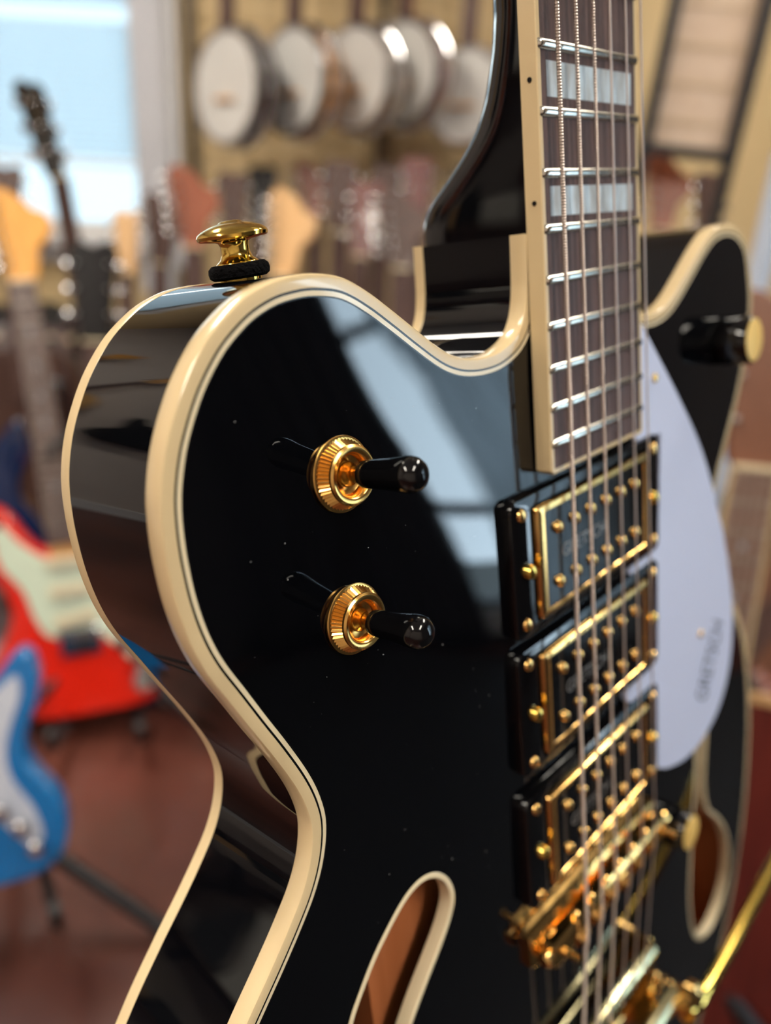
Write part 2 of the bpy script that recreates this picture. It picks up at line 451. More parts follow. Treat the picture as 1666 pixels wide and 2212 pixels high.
# the wood one sees inside
INN = offset(OUT, -0.55)
Xi, Ti = plate(INN[::2], [], 1.5)
mesh('inner_back', np.c_[Xi, zed(Xi[:, 1]) - DEPTH + 0.25], Ti, INWOOD, G, True, GS)
P_(MB().loft([ring(INN, -DEPTH + 0.3), ring(INN, -0.35)], False, False), 'inner_lining', INWOOD)
cb = MB(); cb.box((-10.6, -20, -4.4), (9.2, 18, -2.2), 0)  # widened under the sound holes so the wood seen inside catches more light
P_(cb, 'centre_block', INWOOD, smooth=False)
for L in (FB, FT):
    Lc = L if area2(L) > 0 else L[::-1]
    def rg(d, dz):
        Q = offset(Lc, d); zz = ztop(Q) + dz
        return [(q[0], q[1], z) for q, z in zip(Q, zz)]
    P_(MB().loft([rg(0.015, -0.42), rg(0.015, 0.012), rg(-0.03, 0.03), rg(-0.13, 0.03), rg(-0.16, 0.0), rg(-0.16, -0.42)], False, False), 'f_hole_binding', CREAM2)

# neck, heel and fretboard
SCALE = 62.9
def fy(n): return SCALE * 2 ** (-n / 12)
def fbw(y): return (5.66 - (y - 17) * (5.66 - 4.32) / (62.9 - 17)) / 2
FB_END = 16.75
zf = -0.1
secs = [(21.0, 4.05), (23.3, 4.15), (23.8, 4.25), (24.2, 4.25), (24.6, 4.0), (25.2, 3.35), (25.9, 2.7), (26.8, 2.08), (28.2, 1.72), (30, 1.62), (34, 1.58), (62.9, 1.4)]
Ys = np.r_[np.linspace(21, 30, 46), np.linspace(30.5, 62.9, 30)]
dep = np.interp(Ys, [s[0] for s in secs], [s[1] for s in secs])
for _ in range(3): dep[1:-1] = (dep[:-2] + 2 * dep[1:-1] + dep[2:]) / 4
loops = []
for y, dd in zip(Ys, dep):
    hw = fbw(y) - 0.03; L = []
    e = np.interp(y, [23.5, 24.6, 25.4, 26.4, 29], [0.25, 0.3, 0.42, 0.6, 0.85])
    for k in range(33):
        t = math.pi * k / 32
        cx, sz = math.cos(t), math.sin(t)
        L.append((hw * math.copysign(abs(cx) ** e, cx), y, -0.62 - dd * abs(sz) ** e))
    loops.append(L)
P_(MB().loft(loops, True, True), 'neck', BLACK)
# ears of binding where the body runs up to the neck are part of the outline; fretboard
def fbprism(yA, yB, z0, z1, inset=0.0, n=24):
    ys = np.linspace(yA, yB, n)
    Lf = [(-(fbw(y) - inset), y) for y in ys]; Rt = [((fbw(y) - inset), y) for y in ys[::-1]]
    return np.array(Rt[::-1] + Lf[::-1]) if False else np.array(Lf[::-1] + Rt[::-1])
tong = np.array([(-fbw(FB_END) + 0.1, FB_END + 0.1), (fbw(FB_END) - 0.1, FB_END + 0.1), (fbw(22) - 0.1, 22), (-fbw(22) + 0.1, 22)])
P_(MB().prism(tong, -1.3, -0.61), 'fretboard_extension', BLACK, smooth=False)
bw = 0.16
wood = np.array([(-(fbw(FB_END) - bw), FB_END + bw), (fbw(FB_END) - bw, FB_END + bw), (fbw(62.9) - bw, 62.9), (-(fbw(62.9) - bw), 62.9)])
P_(MB().prism(wood, -0.6, zf), 'fretboard', ROSE, smooth=False)
outer = np.array([(-fbw(62.9), 62.9), (-fbw(FB_END), FB_END + 0.12), (-fbw(FB_END) + 0.12, FB_END), (fbw(FB_END) - 0.12, FB_END), (fbw(FB_END), FB_END + 0.12), (fbw(62.9), 62.9)])
inner = np.array([(-(fbw(62.9) - bw), 62.9), (-(fbw(FB_END) - bw), FB_END + bw + 0.01), (-(fbw(FB_END) - bw) + 0.01, FB_END + bw), (fbw(FB_END) - bw - 0.01, FB_END + bw), (fbw(FB_END) - bw, FB_END + bw + 0.01), (fbw(62.9) - bw, 62.9)])
def strip3(o_, i_, z0, z1, bev=0.03):
    n = len(o_); Vv = []; Ff = []
    oc = o_ * np.array([1, 1])
    ins = o_ + (i_ - o_) * 0.2
    rows = [[(p[0], p[1], z0) for p in i_], [(p[0], p[1], z0) for p in o_], [(p[0], p[1], z1 - bev) for p in o_], [(p[0], p[1], z1) for p in ins], [(p[0], p[1], z1) for p in i_]]
    return loft(rows, False, False, closed=False)
Vs, Fs = strip3(outer, inner, -0.62, zf + 0.005)
P_(MB().add(Vs, Fs), 'fretboard_binding', CREAM, smooth=False)
for n in range(1, 23):
    y = fy(n); hw = fbw(y) - 0.05
    prof = [(-0.13, 0.0), (-0.11, 0.05), (-0.06, 0.095), (0, 0.11), (0.06, 0.095), (0.11, 0.05), (0.13, 0.0)]
    lp = []
    for xx, sc in ((-hw, 0.15), (-hw + 0.05, 0.8), (-hw + 0.12, 1), (hw - 0.12, 1), (hw - 0.05, 0.8), (hw, 0.15)):
        lp.append([(xx, y + a_ * (0.7 + 0.3 * sc), zf + b_ * sc) for a_, b_ in prof])
    P_(MB().loft(lp, True, True, closed=True), 'fret', FRETM)
for n in (3, 5, 7, 9, 12, 15, 17):
    yc = (fy(n) + fy(n - 1)) / 2; hh = (fy(n - 1) - fy(n)) * 0.27; hw = fbw(yc) - 0.42
    P_(MB().box((-hw, yc - hh, zf - 0.02), (hw, yc + hh, zf + 0.004)), 'block_inlay', PEARL, smooth=False)
    Mx = Matrix.Translation((-fbw(yc) - 0.001, yc - 0.02, -0.33)) @ Matrix.Rotation(math.pi / 2, 4, 'Y')
    P_(MB().lathe([(0.065, -0.03), (0.065, 0.006)], 14, Mx), 'side_dot', PURF, smooth=False)
# headstock beyond the frame
hs = np.array([(-2.2, 62.9), (2.2, 62.9), (2.9, 66), (3.6, 72), (4.2, 79), (2.2, 80.5), (0, 79.6), (-2.2, 80.5), (-4.2, 79), (-3.6, 72), (-2.9, 66)])
P_(MB().prism(hs, -1.9, -0.5, 0.1), 'headstock', BLACK, smooth=False)
P_(MB().box((-2.15, 62.85, -0.5), (2.15, 63.4, 0.12)), 'nut', CREAM2, smooth=False)

# strings
SX_B = np.array([-2.62, -1.57, -0.52, 0.52, 1.57, 2.62]); SX_N = np.array([-1.78, -1.07, -0.36, 0.36, 1.07, 1.78])
ROLL_Y, ROLL_Z = -6.3, -0.35
inton = [-0.28, -0.12, 0.05, -0.2, -0.05, 0.1]
dia = [0.060, 0.050, 0.042, 0.036, 0.031, 0.029]
tailx = [-3.0, -2.0, -1.0, 0.4, 1.4, 2.4]
for i in range(6):
    pts = [(SX_N[i], 62.9, 0.13), (SX_B[i] * 1.0 + (SX_N[i] - SX_B[i]) * 0.01, inton[i], 0.37),
           (SX_B[i] - 0.01, inton[i] - 0.12, 0.355), (SX_B[i] - 0.06, inton[i] - 0.35, 0.31), (SX_B[i] * 0.96 - 0.1, ROLL_Y + 0.4, ROLL_Z + 0.35), (SX_B[i] * 0.96 - 0.1, ROLL_Y, ROLL_Z + 0.38)]
    P_(MB().tube(pts, dia[i], 12), 'string', STRW if i < 3 else STRP)

# pickups
def screw(mbn, x, y, z, r, h, parent, name='screw', m=GOLD, n=16):
    M = Matrix.Translation((x, y, z))
    o = P_(MB().lathe([(r, -0.3), (r, h * 0.35), (r * 0.82, h * 0.8), (r * 0.4, h), (0.0001, h * 1.02)], n, M), name, m, parent)
    return o
def pickup(yc, zc, label):
    ring_ = MB(); w2, h2 = 4.62, 2.2
    zb = [zt(-4.5, yc), zt(4.5, yc)]
    zl = min(zb) - 0.15; zr = zc - 0.17
    def rr(hw, hh, c, z):
        L = []
        for cx, cy, a0 in ((hw - c, hh - c, 0), (-hw + c, hh - c, 90), (-hw + c, -hh + c, 180), (hw - c, -hh + c, 270)):
            for k in range(5):
                a_ = math.radians(a0 + 22.5 * k); L.append((cx + c * math.cos(a_), yc + cy + c * math.sin(a_), z))
        return L
    loops = [rr(w2, h2, 0.35, zl), rr(w2, h2, 0.35, zr - 0.1), rr(w2 - 0.03, h2 - 0.03, 0.33, zr - 0.03), rr(w2 - 0.1, h2 - 0.1, 0.3, zr), rr(3.6, 1.86, 0.12, zr), rr(3.6, 1.86, 0.12, zl)]
    ro = P_(ring_.loft(loops, False, False), 'pickup', PLAST)
    ro['label'] = label
    for sx in (-4.12, 4.12):
        for sy in (-1.72, 1.72):
            screw(None, sx, yc + sy, zr, 0.2, 0.12, ro)
    for sx in (-3.95, 3.95):
        screw(None, sx, yc - 0.05, zr + 0.05, 0.24, 0.22, ro, 'height_screw', GOLDB)
    # gold cover: a bright frame round the black inserts
    hw, hh = 3.5, 1.78
    cv = [rr(hw, hh, 0.12, zl), rr(hw, hh, 0.12, zc - 0.08), rr(hw - 0.03, hh - 0.03, 0.11, zc - 0.02), rr(hw - 0.1, hh - 0.1, 0.1, zc),
          rr(hw - 0.34, hh - 0.2, 0.1, zc), rr(hw - 0.37, hh - 0.23, 0.08, zc - 0.04), rr(hw - 0.37, hh - 0.23, 0.08, zc - 0.12)]
    P_(MB().loft(cv, False, False), 'gold_cover', GOLD, ro)
    P_(MB().loft([rr(hw - 0.36, hh - 0.22, 0.08, zc - 0.5), rr(hw - 0.36, hh - 0.22, 0.08, zc - 0.05)], True, True), 'black_insert', PLAST, ro)
    for sy in (-0.88, 0.88):
        for k in range(6):
            screw(None, -2.45 + 0.98 * k, yc + sy, zc - 0.05, 0.2, 0.17, ro, 'pole_screw', GOLD)
    return ro, zc
PUZ = [-0.16, -0.18, -0.2]
for (yc, zc, lab) in ((14.15, -0.19, 'neck pickup, glossy black with gold frame'), (9.35, -0.24, 'middle pickup, glossy black with gold frame'), (4.1, -0.27, 'bridge pickup, glossy black with gold frame')):
    ro, _ = pickup(yc, zc, lab)
    tm = mat('engraved_grey', (150, 146, 142), 0.35, metal=0.6)
    text_mesh('lettering', 'GRETSCH', 0.0062, Matrix.Translation((-0.009, yc * GS, (zc - 0.044) * GS)), tm, ro, 0.00004)

# pickguard
PGL = [(3.6, 20.3), (4.9, 18.96), (6.6, 17.14), (8.5, 14.89), (10.2, 12.06), (11.55, 9.02), (12.3, 6.19), (12.1, 3.5), (10.9, 1.75), (9.0, 1.05), (7.2, 1.1), (5.5, 1.67)]
arc = spline(PGL, 0.3, closed=False)
rest = [(4.62, 2.2), (4.35, 2.5), (4.3, 2.81), (4.5, 5.87), (4.1, 6.31), (2.55, 6.36), (2.25, 6.5), (2.12, 6.75), (2.2, 6.93), (3.95, 6.96), (4.2, 7.49), (4.54, 10.58), (4.32, 11.02), (3.0, 11.2), (2.72, 11.35), (2.58, 11.6), (2.7, 11.8), (4.55, 11.8), (4.87, 13.35), (5.0, 16.24), (3.3, 16.18), (3.1, 16.5), (3.1, 20.1)]
PG = np.vstack([arc, np.array(rest)])
if area2(PG) < 0: PG = PG[::-1]
Xp, Tp = plate(PG, [], 0.8)
nv = len(Xp); zp = -0.5
Vp = np.vstack([np.c_[Xp, np.full(nv, zp)], np.c_[Xp, np.full(nv, zp - 0.2)]])
# side wall along the outline
mbp = MB().add(Vp, [tuple(t) if True else t for t in Tp] + [tuple(t[::-1] + nv) for t in Tp])
mbp.loft([[(p[0], p[1], zp - 0.2) for p in PG], [(p[0], p[1], zp) for p in PG]], False, False)
pgo = P_(mbp, 'pickguard', PICKG, smooth=False); fix_normals(pgo)
for (sx, sy) in ((4.55, 18.3), (8.75, 6.53)):
    screw(None, sx, sy, zp, 0.17, 0.1, pgo)
MB().add(*loft([[(7.9, 8.0, -1.9), (8.3, 8.0, -1.9), (8.3, 8.6, -1.9), (7.9, 8.6, -1.9)], [(7.9, 8.0, zp - 0.2), (8.3, 8.0, zp - 0.2), (8.3, 8.6, zp - 0.2), (7.9, 8.6, zp - 0.2)]])).build('bracket', GOLD, pgo, False, GS)
ang = math.atan2(6.15 - 3.1, 10.65 - 8.9)
text_mesh('lettering', 'GRETSCH', 0.019, Matrix.Translation((9.85 * GS, 4.75 * GS, (zp + 0.012) * GS)) @ Matrix.Rotation(ang, 4, 'Z'), INK, pgo, 0.00003, 0.45)

# toggle switches
def toggle(x, y, label, tilt):
    z = zt(x, y)
    prof = [(0.86, -0.02), (0.88, 0.0), (0.88, 0.05), (0.84, 0.075), (0.82, 0.08), (0.67, 0.30), (0.66, 0.32), (0.69, 0.34), (0.69, 0.40), (0.64, 0.44), (0.56, 0.44), (0.52, 0.41), (0.48, 0.36), (0.45, 0.18), (0.30, 0.08), (0.0001, 0.06)]
    M = Matrix.Translation((x, y, z)) @ Matrix.Rotation(-KS, 4, 'X')
    nut = P_(MB().lathe(prof, 104, M, {4: 0.05, 5: 0.05}), 'toggle_switch', GOLDK)
    nut['label'] = label
    ML = M @ Matrix.Rotation(math.radians(tilt[0]), 4, 'X') @ Matrix.Rotation(math.radians(tilt[1]), 4, 'Y')
    P_(MB().lathe([(0.0001, -0.02), (0.2, 0.02), (0.29, 0.12), (0.30, 0.2), (0.26, 0.3), (0.2, 0.36), (0.185, 0.46), (0.19, 0.6), (0.25, 0.7), (0.25, 0.75)], 32, ML), 'lever', GOLD, nut)
    P_(MB().lathe([(0.0001, 0.73), (0.27, 0.73), (0.3, 0.75), (0.315, 0.9), (0.345, 1.6), (0.385, 1.95), (0.392, 2.1), (0.37, 2.26), (0.3, 2.38), (0.19, 2.46), (0.0001, 2.49)], 40, ML), 'lever_tip', PLAST, nut)
toggle(-10.47, 18.78, 'upper gold toggle switch with black tip', (-4, 0))
toggle(-10.58, 15.24, 'lower gold toggle switch with black tip', (-4, -2))

# strap button on the upper bout
sb = Matrix.Translation((-10.3, 23.14, -3.5)) @ Matrix.Rotation(-math.pi / 2, 4, 'X') @ Matrix.Rotation(math.radians(-3), 4, 'Y')
prof = [(0.50, 0.0), (0.52, 0.28), (0.50, 0.40), (0.46, 0.44), (0.38, 0.50), (0.335, 0.62), (0.33, 0.78), (0.36, 0.86), (0.42, 0.89), (0.76, 0.93), (0.815, 0.96), (0.83, 1.03), (0.80, 1.09), (0.70, 1.16), (0.52, 1.23), (0.34, 1.275), (0.30, 1.28), (0.26, 1.31), (0.16, 1.335), (0.0001, 1.34)]
bt = P_(MB().lathe(prof, 48, sb), 'strap_button', GOLDB)
P_(MB().lathe([(0.51, 0.06), (0.62, 0.06), (0.70, 0.12), (0.72, 0.22), (0.70, 0.32), (0.62, 0.39), (0.50, 0.40)], 48, sb), 'felt_washer', FELT, bt)

# knobs
def knob(x, y, label, r=0.95, h=1.35):
    z = zt(x, y)
    M = Matrix.Translation((x, y, z)) @ Matrix.Rotation(-KS, 4, 'X')
    k = P_(MB().lathe([(r, 0.02), (r * 1.02, 0.1), (r * 0.97, h - 0.08), (r * 0.92, h), (r * 0.86, h)], 40, M, None), 'control_knob', PLAST)
    k['label'] = label
    P_(MB().lathe([(r * 0.88, h - 0.1), (r * 0.88, h + 0.02), (r * 0.7, h + 0.05), (0.0001, h + 0.06)], 36, M), 'knob_cap', mat('satin_gold', (236, 196, 110), 0.45, metal=0.25), k)
knob(10.7, 18.7, 'black volume knob with a gold cap on the treble horn')
knob(6.4, -1.9, 'black tone knob with a gold cap near the treble sound hole', 0.85, 1.2)

# bridge
zb0 = zt(0, 0)
br = P_(MB().box((-4.6, -0.75, zb0 - 0.25), (4.6, 0.75, zb0 + 0.35), 0.15), 'bridge', GOLD)
for sx in (-3.75, 3.75):
    M = Matrix.Translation((sx, 0, zb0 + 0.35))
    P_(MB().lathe([(0.14, -0.1), (0.14, 1.3)], 14, M), 'post', GOLD, br)
    P_(MB().lathe([(0.55, 0.03), (0.58, 0.06), (0.58, 0.2), (0.55, 0.23), (0.2, 0.24)], 40, M, {1: 0.03, 2: 0.03}), 'thumbwheel', GOLDK, br)
P_(MB().box((-4.25, -0.55, -0.52), (4.25, 0.5, 0.12), 0.12), 'bridge_bar', GOLD, br)
for i in range(6):
    sd = MB().loft([[(SX_B[i] + a_, inton[i] + b_, z_) for a_, b_ in ((-0.33, -0.3), (0.33, -0.3), (0.33, 0.3), (-0.33, 0.3))] for z_ in (0.05,)] + [[(SX_B[i] + a_, inton[i] + b_ * 0.3, 0.335) for a_, b_ in ((-0.3, -0.3), (0.3, -0.3), (0.3, 0.3), (-0.3, 0.3))]])
    P_(sd, 'saddle', GOLD, br, smooth=False)
    Mx = Matrix.Translation((SX_B[i], 0.55, -0.12)) @ Matrix.Rotation(-math.pi / 2, 4, 'X')
    P_(MB().lathe([(0.17, -0.1), (0.17, 0.1), (0.1, 0.14), (0.0001, 0.15)], 14, Mx), 'saddle_screw', GOLD, br)
for sx in (-4.35, 4.35):
    Mx = Matrix.Translation((sx, 0.0, -0.2)) @ Matrix.Rotation(math.copysign(math.pi / 2, sx), 4, 'Y')
    P_(MB().lathe([(0.3, -0.1), (0.3, 0.15), (0.2, 0.24), (0.0001, 0.25)], 20, Mx), 'bar_end', GOLD, br)

# vibrato tailpiece
zc_ = -0.9
vb = P_(MB().box((-3.3, -20.5, zt(0, -15) - 0.1), (3.3, -9.6, zt(0, -12) + 0.25), 0.1), 'vibrato_tailpiece', GOLD)
for sx in (-3.55, 3.55):
    P_(MB().box((sx - 0.2, -11.0, -2.2), (sx + 0.2, -5.7, -0.2), 0.12), 'side_frame', GOLD, vb)
Mx = Matrix.Translation((-3.6, ROLL_Y, ROLL_Z)) @ Matrix.Rotation(math.pi / 2, 4, 'Y')
P_(MB().lathe([(0.34, 0), (0.36, 0.05), (0.36, 7.15), (0.34, 7.2)], 24, Mx), 'tension_bar', mat('pale_gold', (232, 222, 176), 0.2, metal=1.0), vb)
Mx = Matrix.Translation((-4.3, -9.2, 0.25)) @ Matrix.Rotation(math.pi / 2, 4, 'Y')
P_(MB().lathe([(0.40, 0), (0.45, 0.05), (0.45, 8.7), (0.40, 8.8)], 28, Mx), 'roller_shaft', MATS['pale_gold'], vb)
for i in range(6):
    P_(MB().lathe([(0.16, 0.0), (0.16, 0.5), (0.1, 0.55), (0.0001, 0.56)], 12, Matrix.Translation((SX_B[i] * 0.96 - 0.1, -9.2, 0.6))), 'string_pin', GOLD, vb)
# spring, cup and arm
hel = [(4.9 + 0.42 * math.cos(t), -9.6 + 0.42 * math.sin(t), -1.5 + t * 0.055) for t in np.linspace(0, 2 * math.pi * 6, 110)]
P_(MB().tube(hel, 0.09, 8), 'spring', GOLD, vb)
P_(MB().lathe([(0.75, 0), (0.78, 0.1), (0.72, 0.45), (0.5, 0.6)], 28, Matrix.Translation((4.9, -9.6, -2.1))), 'spring_cup', GOLD, vb)
P_(MB().lathe([(0.7, 0), (0.85, 0.1), (0.85, 0.5), (0.6, 0.65), (0.3, 0.8), (0.0001, 0.82)], 28, Matrix.Translation((4.9, -9.6, 0.55))), 'arm_hub', GOLD, vb)
armp = spline([(4.2, -9.6, 0.95), (5.6, -9.9, 1.05), (8, -9.75, 1.1), (11, -9.35, 1.1), (15, -8.6, 1.2), (18.5, -7.8, 1.3)], 0.5, closed=False)
P_(MB().tube(armp, [0.42] * 3 + [0.34] * (len(armp) - 3), 14), 'vibrato_arm', GOLDB, vb)

# dust on the lacquer
rd = random.Random(3); dm = MB()
k = 0
while k < 60:
    x, y = rd.uniform(-14, -5), rd.uniform(4, 21)
    if not inside(np.array([(x, y)]), NI[4])[0] or inside(np.array([(x, y)]), FB)[0]: continue
    z = zt(x, y); s_ = rd.choice((0.004, 0.005, 0.006, 0.009, 0.013)); a_ = rd.uniform(0, 3.1)
    M = Matrix.Translation((x, y, z + s_ * 0.4)) @ Matrix.Rotation(a_, 4, 'Z')
    dm.box((-s_, -s_ * 0.5, -s_ * 0.4), (s_, s_ * 0.5, s_ * 0.4), 0, M); k += 1
du = P_(dm, 'dust', mat('pale_dust', (190, 190, 190), 0.9), smooth=False); du['kind'] = 'stuff'

# ------------------------------------------------------------------ unseen curtains added to shape the right-hand window's reflection
def curtain(name, inner, outer_y, label, m, xw_):
    """pleated cloth between an inner edge (y, z points) and a straight outer edge"""
    zs = np.linspace(inner[0][1], inner[-1][1], 24); ie = np.interp(-zs, [-p[1] for p in inner], [p[0] for p in inner]); n = 61; mbc = MB()
    V = []
    for z, e in zip(zs, ie):
        for k in range(n):
            t = k / (n - 1); V.append((xw_ + 0.018 * math.sin(t * 38), outer_y + (e - outer_y) * t, z))
    Fq = [(i * n + k, i * n + k + 1, (i + 1) * n + k + 1, (i + 1) * n + k) for i in range(len(zs) - 1) for k in range(n - 1)]
    o = mesh(name, V, Fq, m, None, True)
    if m is not CLG:
        sm = o.modifiers.new('cloth_thickness', 'SOLIDIFY'); sm.thickness = 0.002
    tag(o, label, 'curtain'); return o
CLD = mat('dark_cloth', (40, 38, 44), 0.9)
CLG = mat('grey_sheer', (150, 158, 164), 0.9)
_nt = CLG.node_tree; _tl = _nt.nodes.new('ShaderNodeBsdfTranslucent'); _tl.inputs[0].default_value = lin((196, 206, 212)); _mx = _nt.nodes.new('ShaderNodeMixShader'); _mx.inputs[0].default_value = 0.85
_nt.links.new(_nt.nodes['Principled BSDF'].outputs[0], _mx.inputs[1]); _nt.links.new(_tl.outputs[0], _mx.inputs[2]); _nt.links.new(_mx.outputs[0], _nt.nodes['Material Output'].inputs[0])
curtain('added_dark_curtain', [(0.06, 1.85), (0.18, 1.2), (0.24, 1.07), (0.34, 0.86), (0.41, 0.72), (0.42, 0.54), (0.42, 0.04)], -0.3, 'added unseen dark drape over the camera side of the right-hand window', CLD, x1 - 0.1)
curtain('added_grey_curtain', [(0.2, 1.85), (0.31, 1.1), (0.37, 1.02), (0.46, 0.91), (0.5, 0.82), (0.53, 0.74), (0.53, 0.04)], 1.0, 'added unseen thin grey drape on the far side of the right-hand window', CLG, x1 - 0.17)
rod = tag(MB().tube([(x1 - 0.13, -0.4, 1.87), (x1 - 0.13, 1.1, 1.87)], 0.014).build('curtain_rod', BMETAL), 'black rod of the added curtains above the right-hand window', 'curtain rod')

# ------------------------------------------------------------------ unseen ceiling lights added for warm fill
TUBE = mat('fluorescent_tube', (255, 250, 240), 0.4, emit=((255, 240, 214), 14.0))
TUBE.cycles.emission_sampling = 'NONE'
FIX = mat('white_enamel', (225, 225, 222), 0.5)
for i, (fx, fy_) in enumerate(((-1.3, -0.9), (-1.2, 1.3), (0.9, -0.9), (1.2, 1.3))):
    lab = ['added fluorescent ceiling light over the left front of the shop', 'added fluorescent ceiling light over the left back of the shop', 'added fluorescent ceiling light over the right front of the shop', 'added fluorescent ceiling light over the right back of the shop'][i]
    t = thing('added_ceiling_light', lab, 'light', Matrix.Translation((fx, fy_, H)), 'added fluorescent ceiling lights')
    MB().box((-0.15, -0.62, -0.06), (0.15, 0.62, 0.0), 0.01).build('housing', FIX, t)
    for k in (-0.07, 0.07):
        MB().tube([(k, -0.58, -0.085), (k, 0.58, -0.085)], 0.018, 12).build('tube', TUBE, t)
    l = bpy.data.lights.new('added_ceiling_glow', 'AREA'); l.shape = 'RECTANGLE'; l.size = 0.25; l.size_y = 1.15; l.energy = 36; l.color = (1.0, 0.93, 0.82)
    lo = bpy.data.objects.new('added_ceiling_glow', l); COL.objects.link(lo); lo.parent = t; lo.location = (0, 0, -0.12)

# ------------------------------------------------------------------ instruments round the room
def at_z(px, py, z):
    p = at(px, py, 1.0); k = (z - CAM_H) / (p.z - CAM_H)
    return Vector((p.x * k, p.y * k, z))

def stand_M(base, yaw=0, lean=0, roll=0, sc=1.0):
    return Matrix.Translation(base) @ Matrix.Rotation(math.radians(yaw), 4, 'Z') @ Matrix.Rotation(math.radians(90 - lean), 4, 'X') @ Matrix.Rotation(math.radians(roll), 4, 'Z') @ Matrix.Scale(sc, 4)

STRAT = [(0, 0), (0.09, 0.004), (0.145, 0.03), (0.163, 0.08), (0.155, 0.13), (0.128, 0.175), (0.115, 0.205), (0.122, 0.245), (0.142, 0.285), (0.147, 0.33), (0.138, 0.362), (0.12, 0.365), (0.098, 0.34), (0.07, 0.312), (0.03, 0.305),
         (-0.03, 0.315), (-0.06, 0.335), (-0.092, 0.39), (-0.118, 0.412), (-0.14, 0.40), (-0.148, 0.355), (-0.135, 0.295), (-0.115, 0.24), (-0.112, 0.205), (-0.128, 0.165), (-0.158, 0.115), (-0.163, 0.07), (-0.14, 0.025), (-0.085, 0.003)]
DREAD = [(0, 0), (0.11, 0.012), (0.175, 0.06), (0.195, 0.125), (0.18, 0.19), (0.145, 0.25), (0.132, 0.295), (0.138, 0.345), (0.145, 0.4), (0.128, 0.455), (0.085, 0.485), (0.03, 0.492),
         (-0.03, 0.492), (-0.085, 0.485), (-0.128, 0.455), (-0.145, 0.4), (-0.138, 0.345), (-0.132, 0.295), (-0.145, 0.25), (-0.18, 0.19), (-0.195, 0.125), (-0.175, 0.06), (-0.11, 0.012)]
HS_F = [(-0.021, 0), (0.021, 0), (0.03, 0.03), (0.034, 0.06), (0.05, 0.075), (0.06, 0.1), (0.052, 0.125), (0.03, 0.135), (0.0, 0.165), (-0.03, 0.178), (-0.05, 0.168), (-0.05, 0.135), (-0.03, 0.04)]
HS_3 = [(-0.021, 0), (0.021, 0), (0.03, 0.035), (0.037, 0.12), (0.042, 0.165), (0.02, 0.178), (0.0, 0.17), (-0.02, 0.178), (-0.042, 0.165), (-0.037, 0.12), (-0.03, 0.035)]

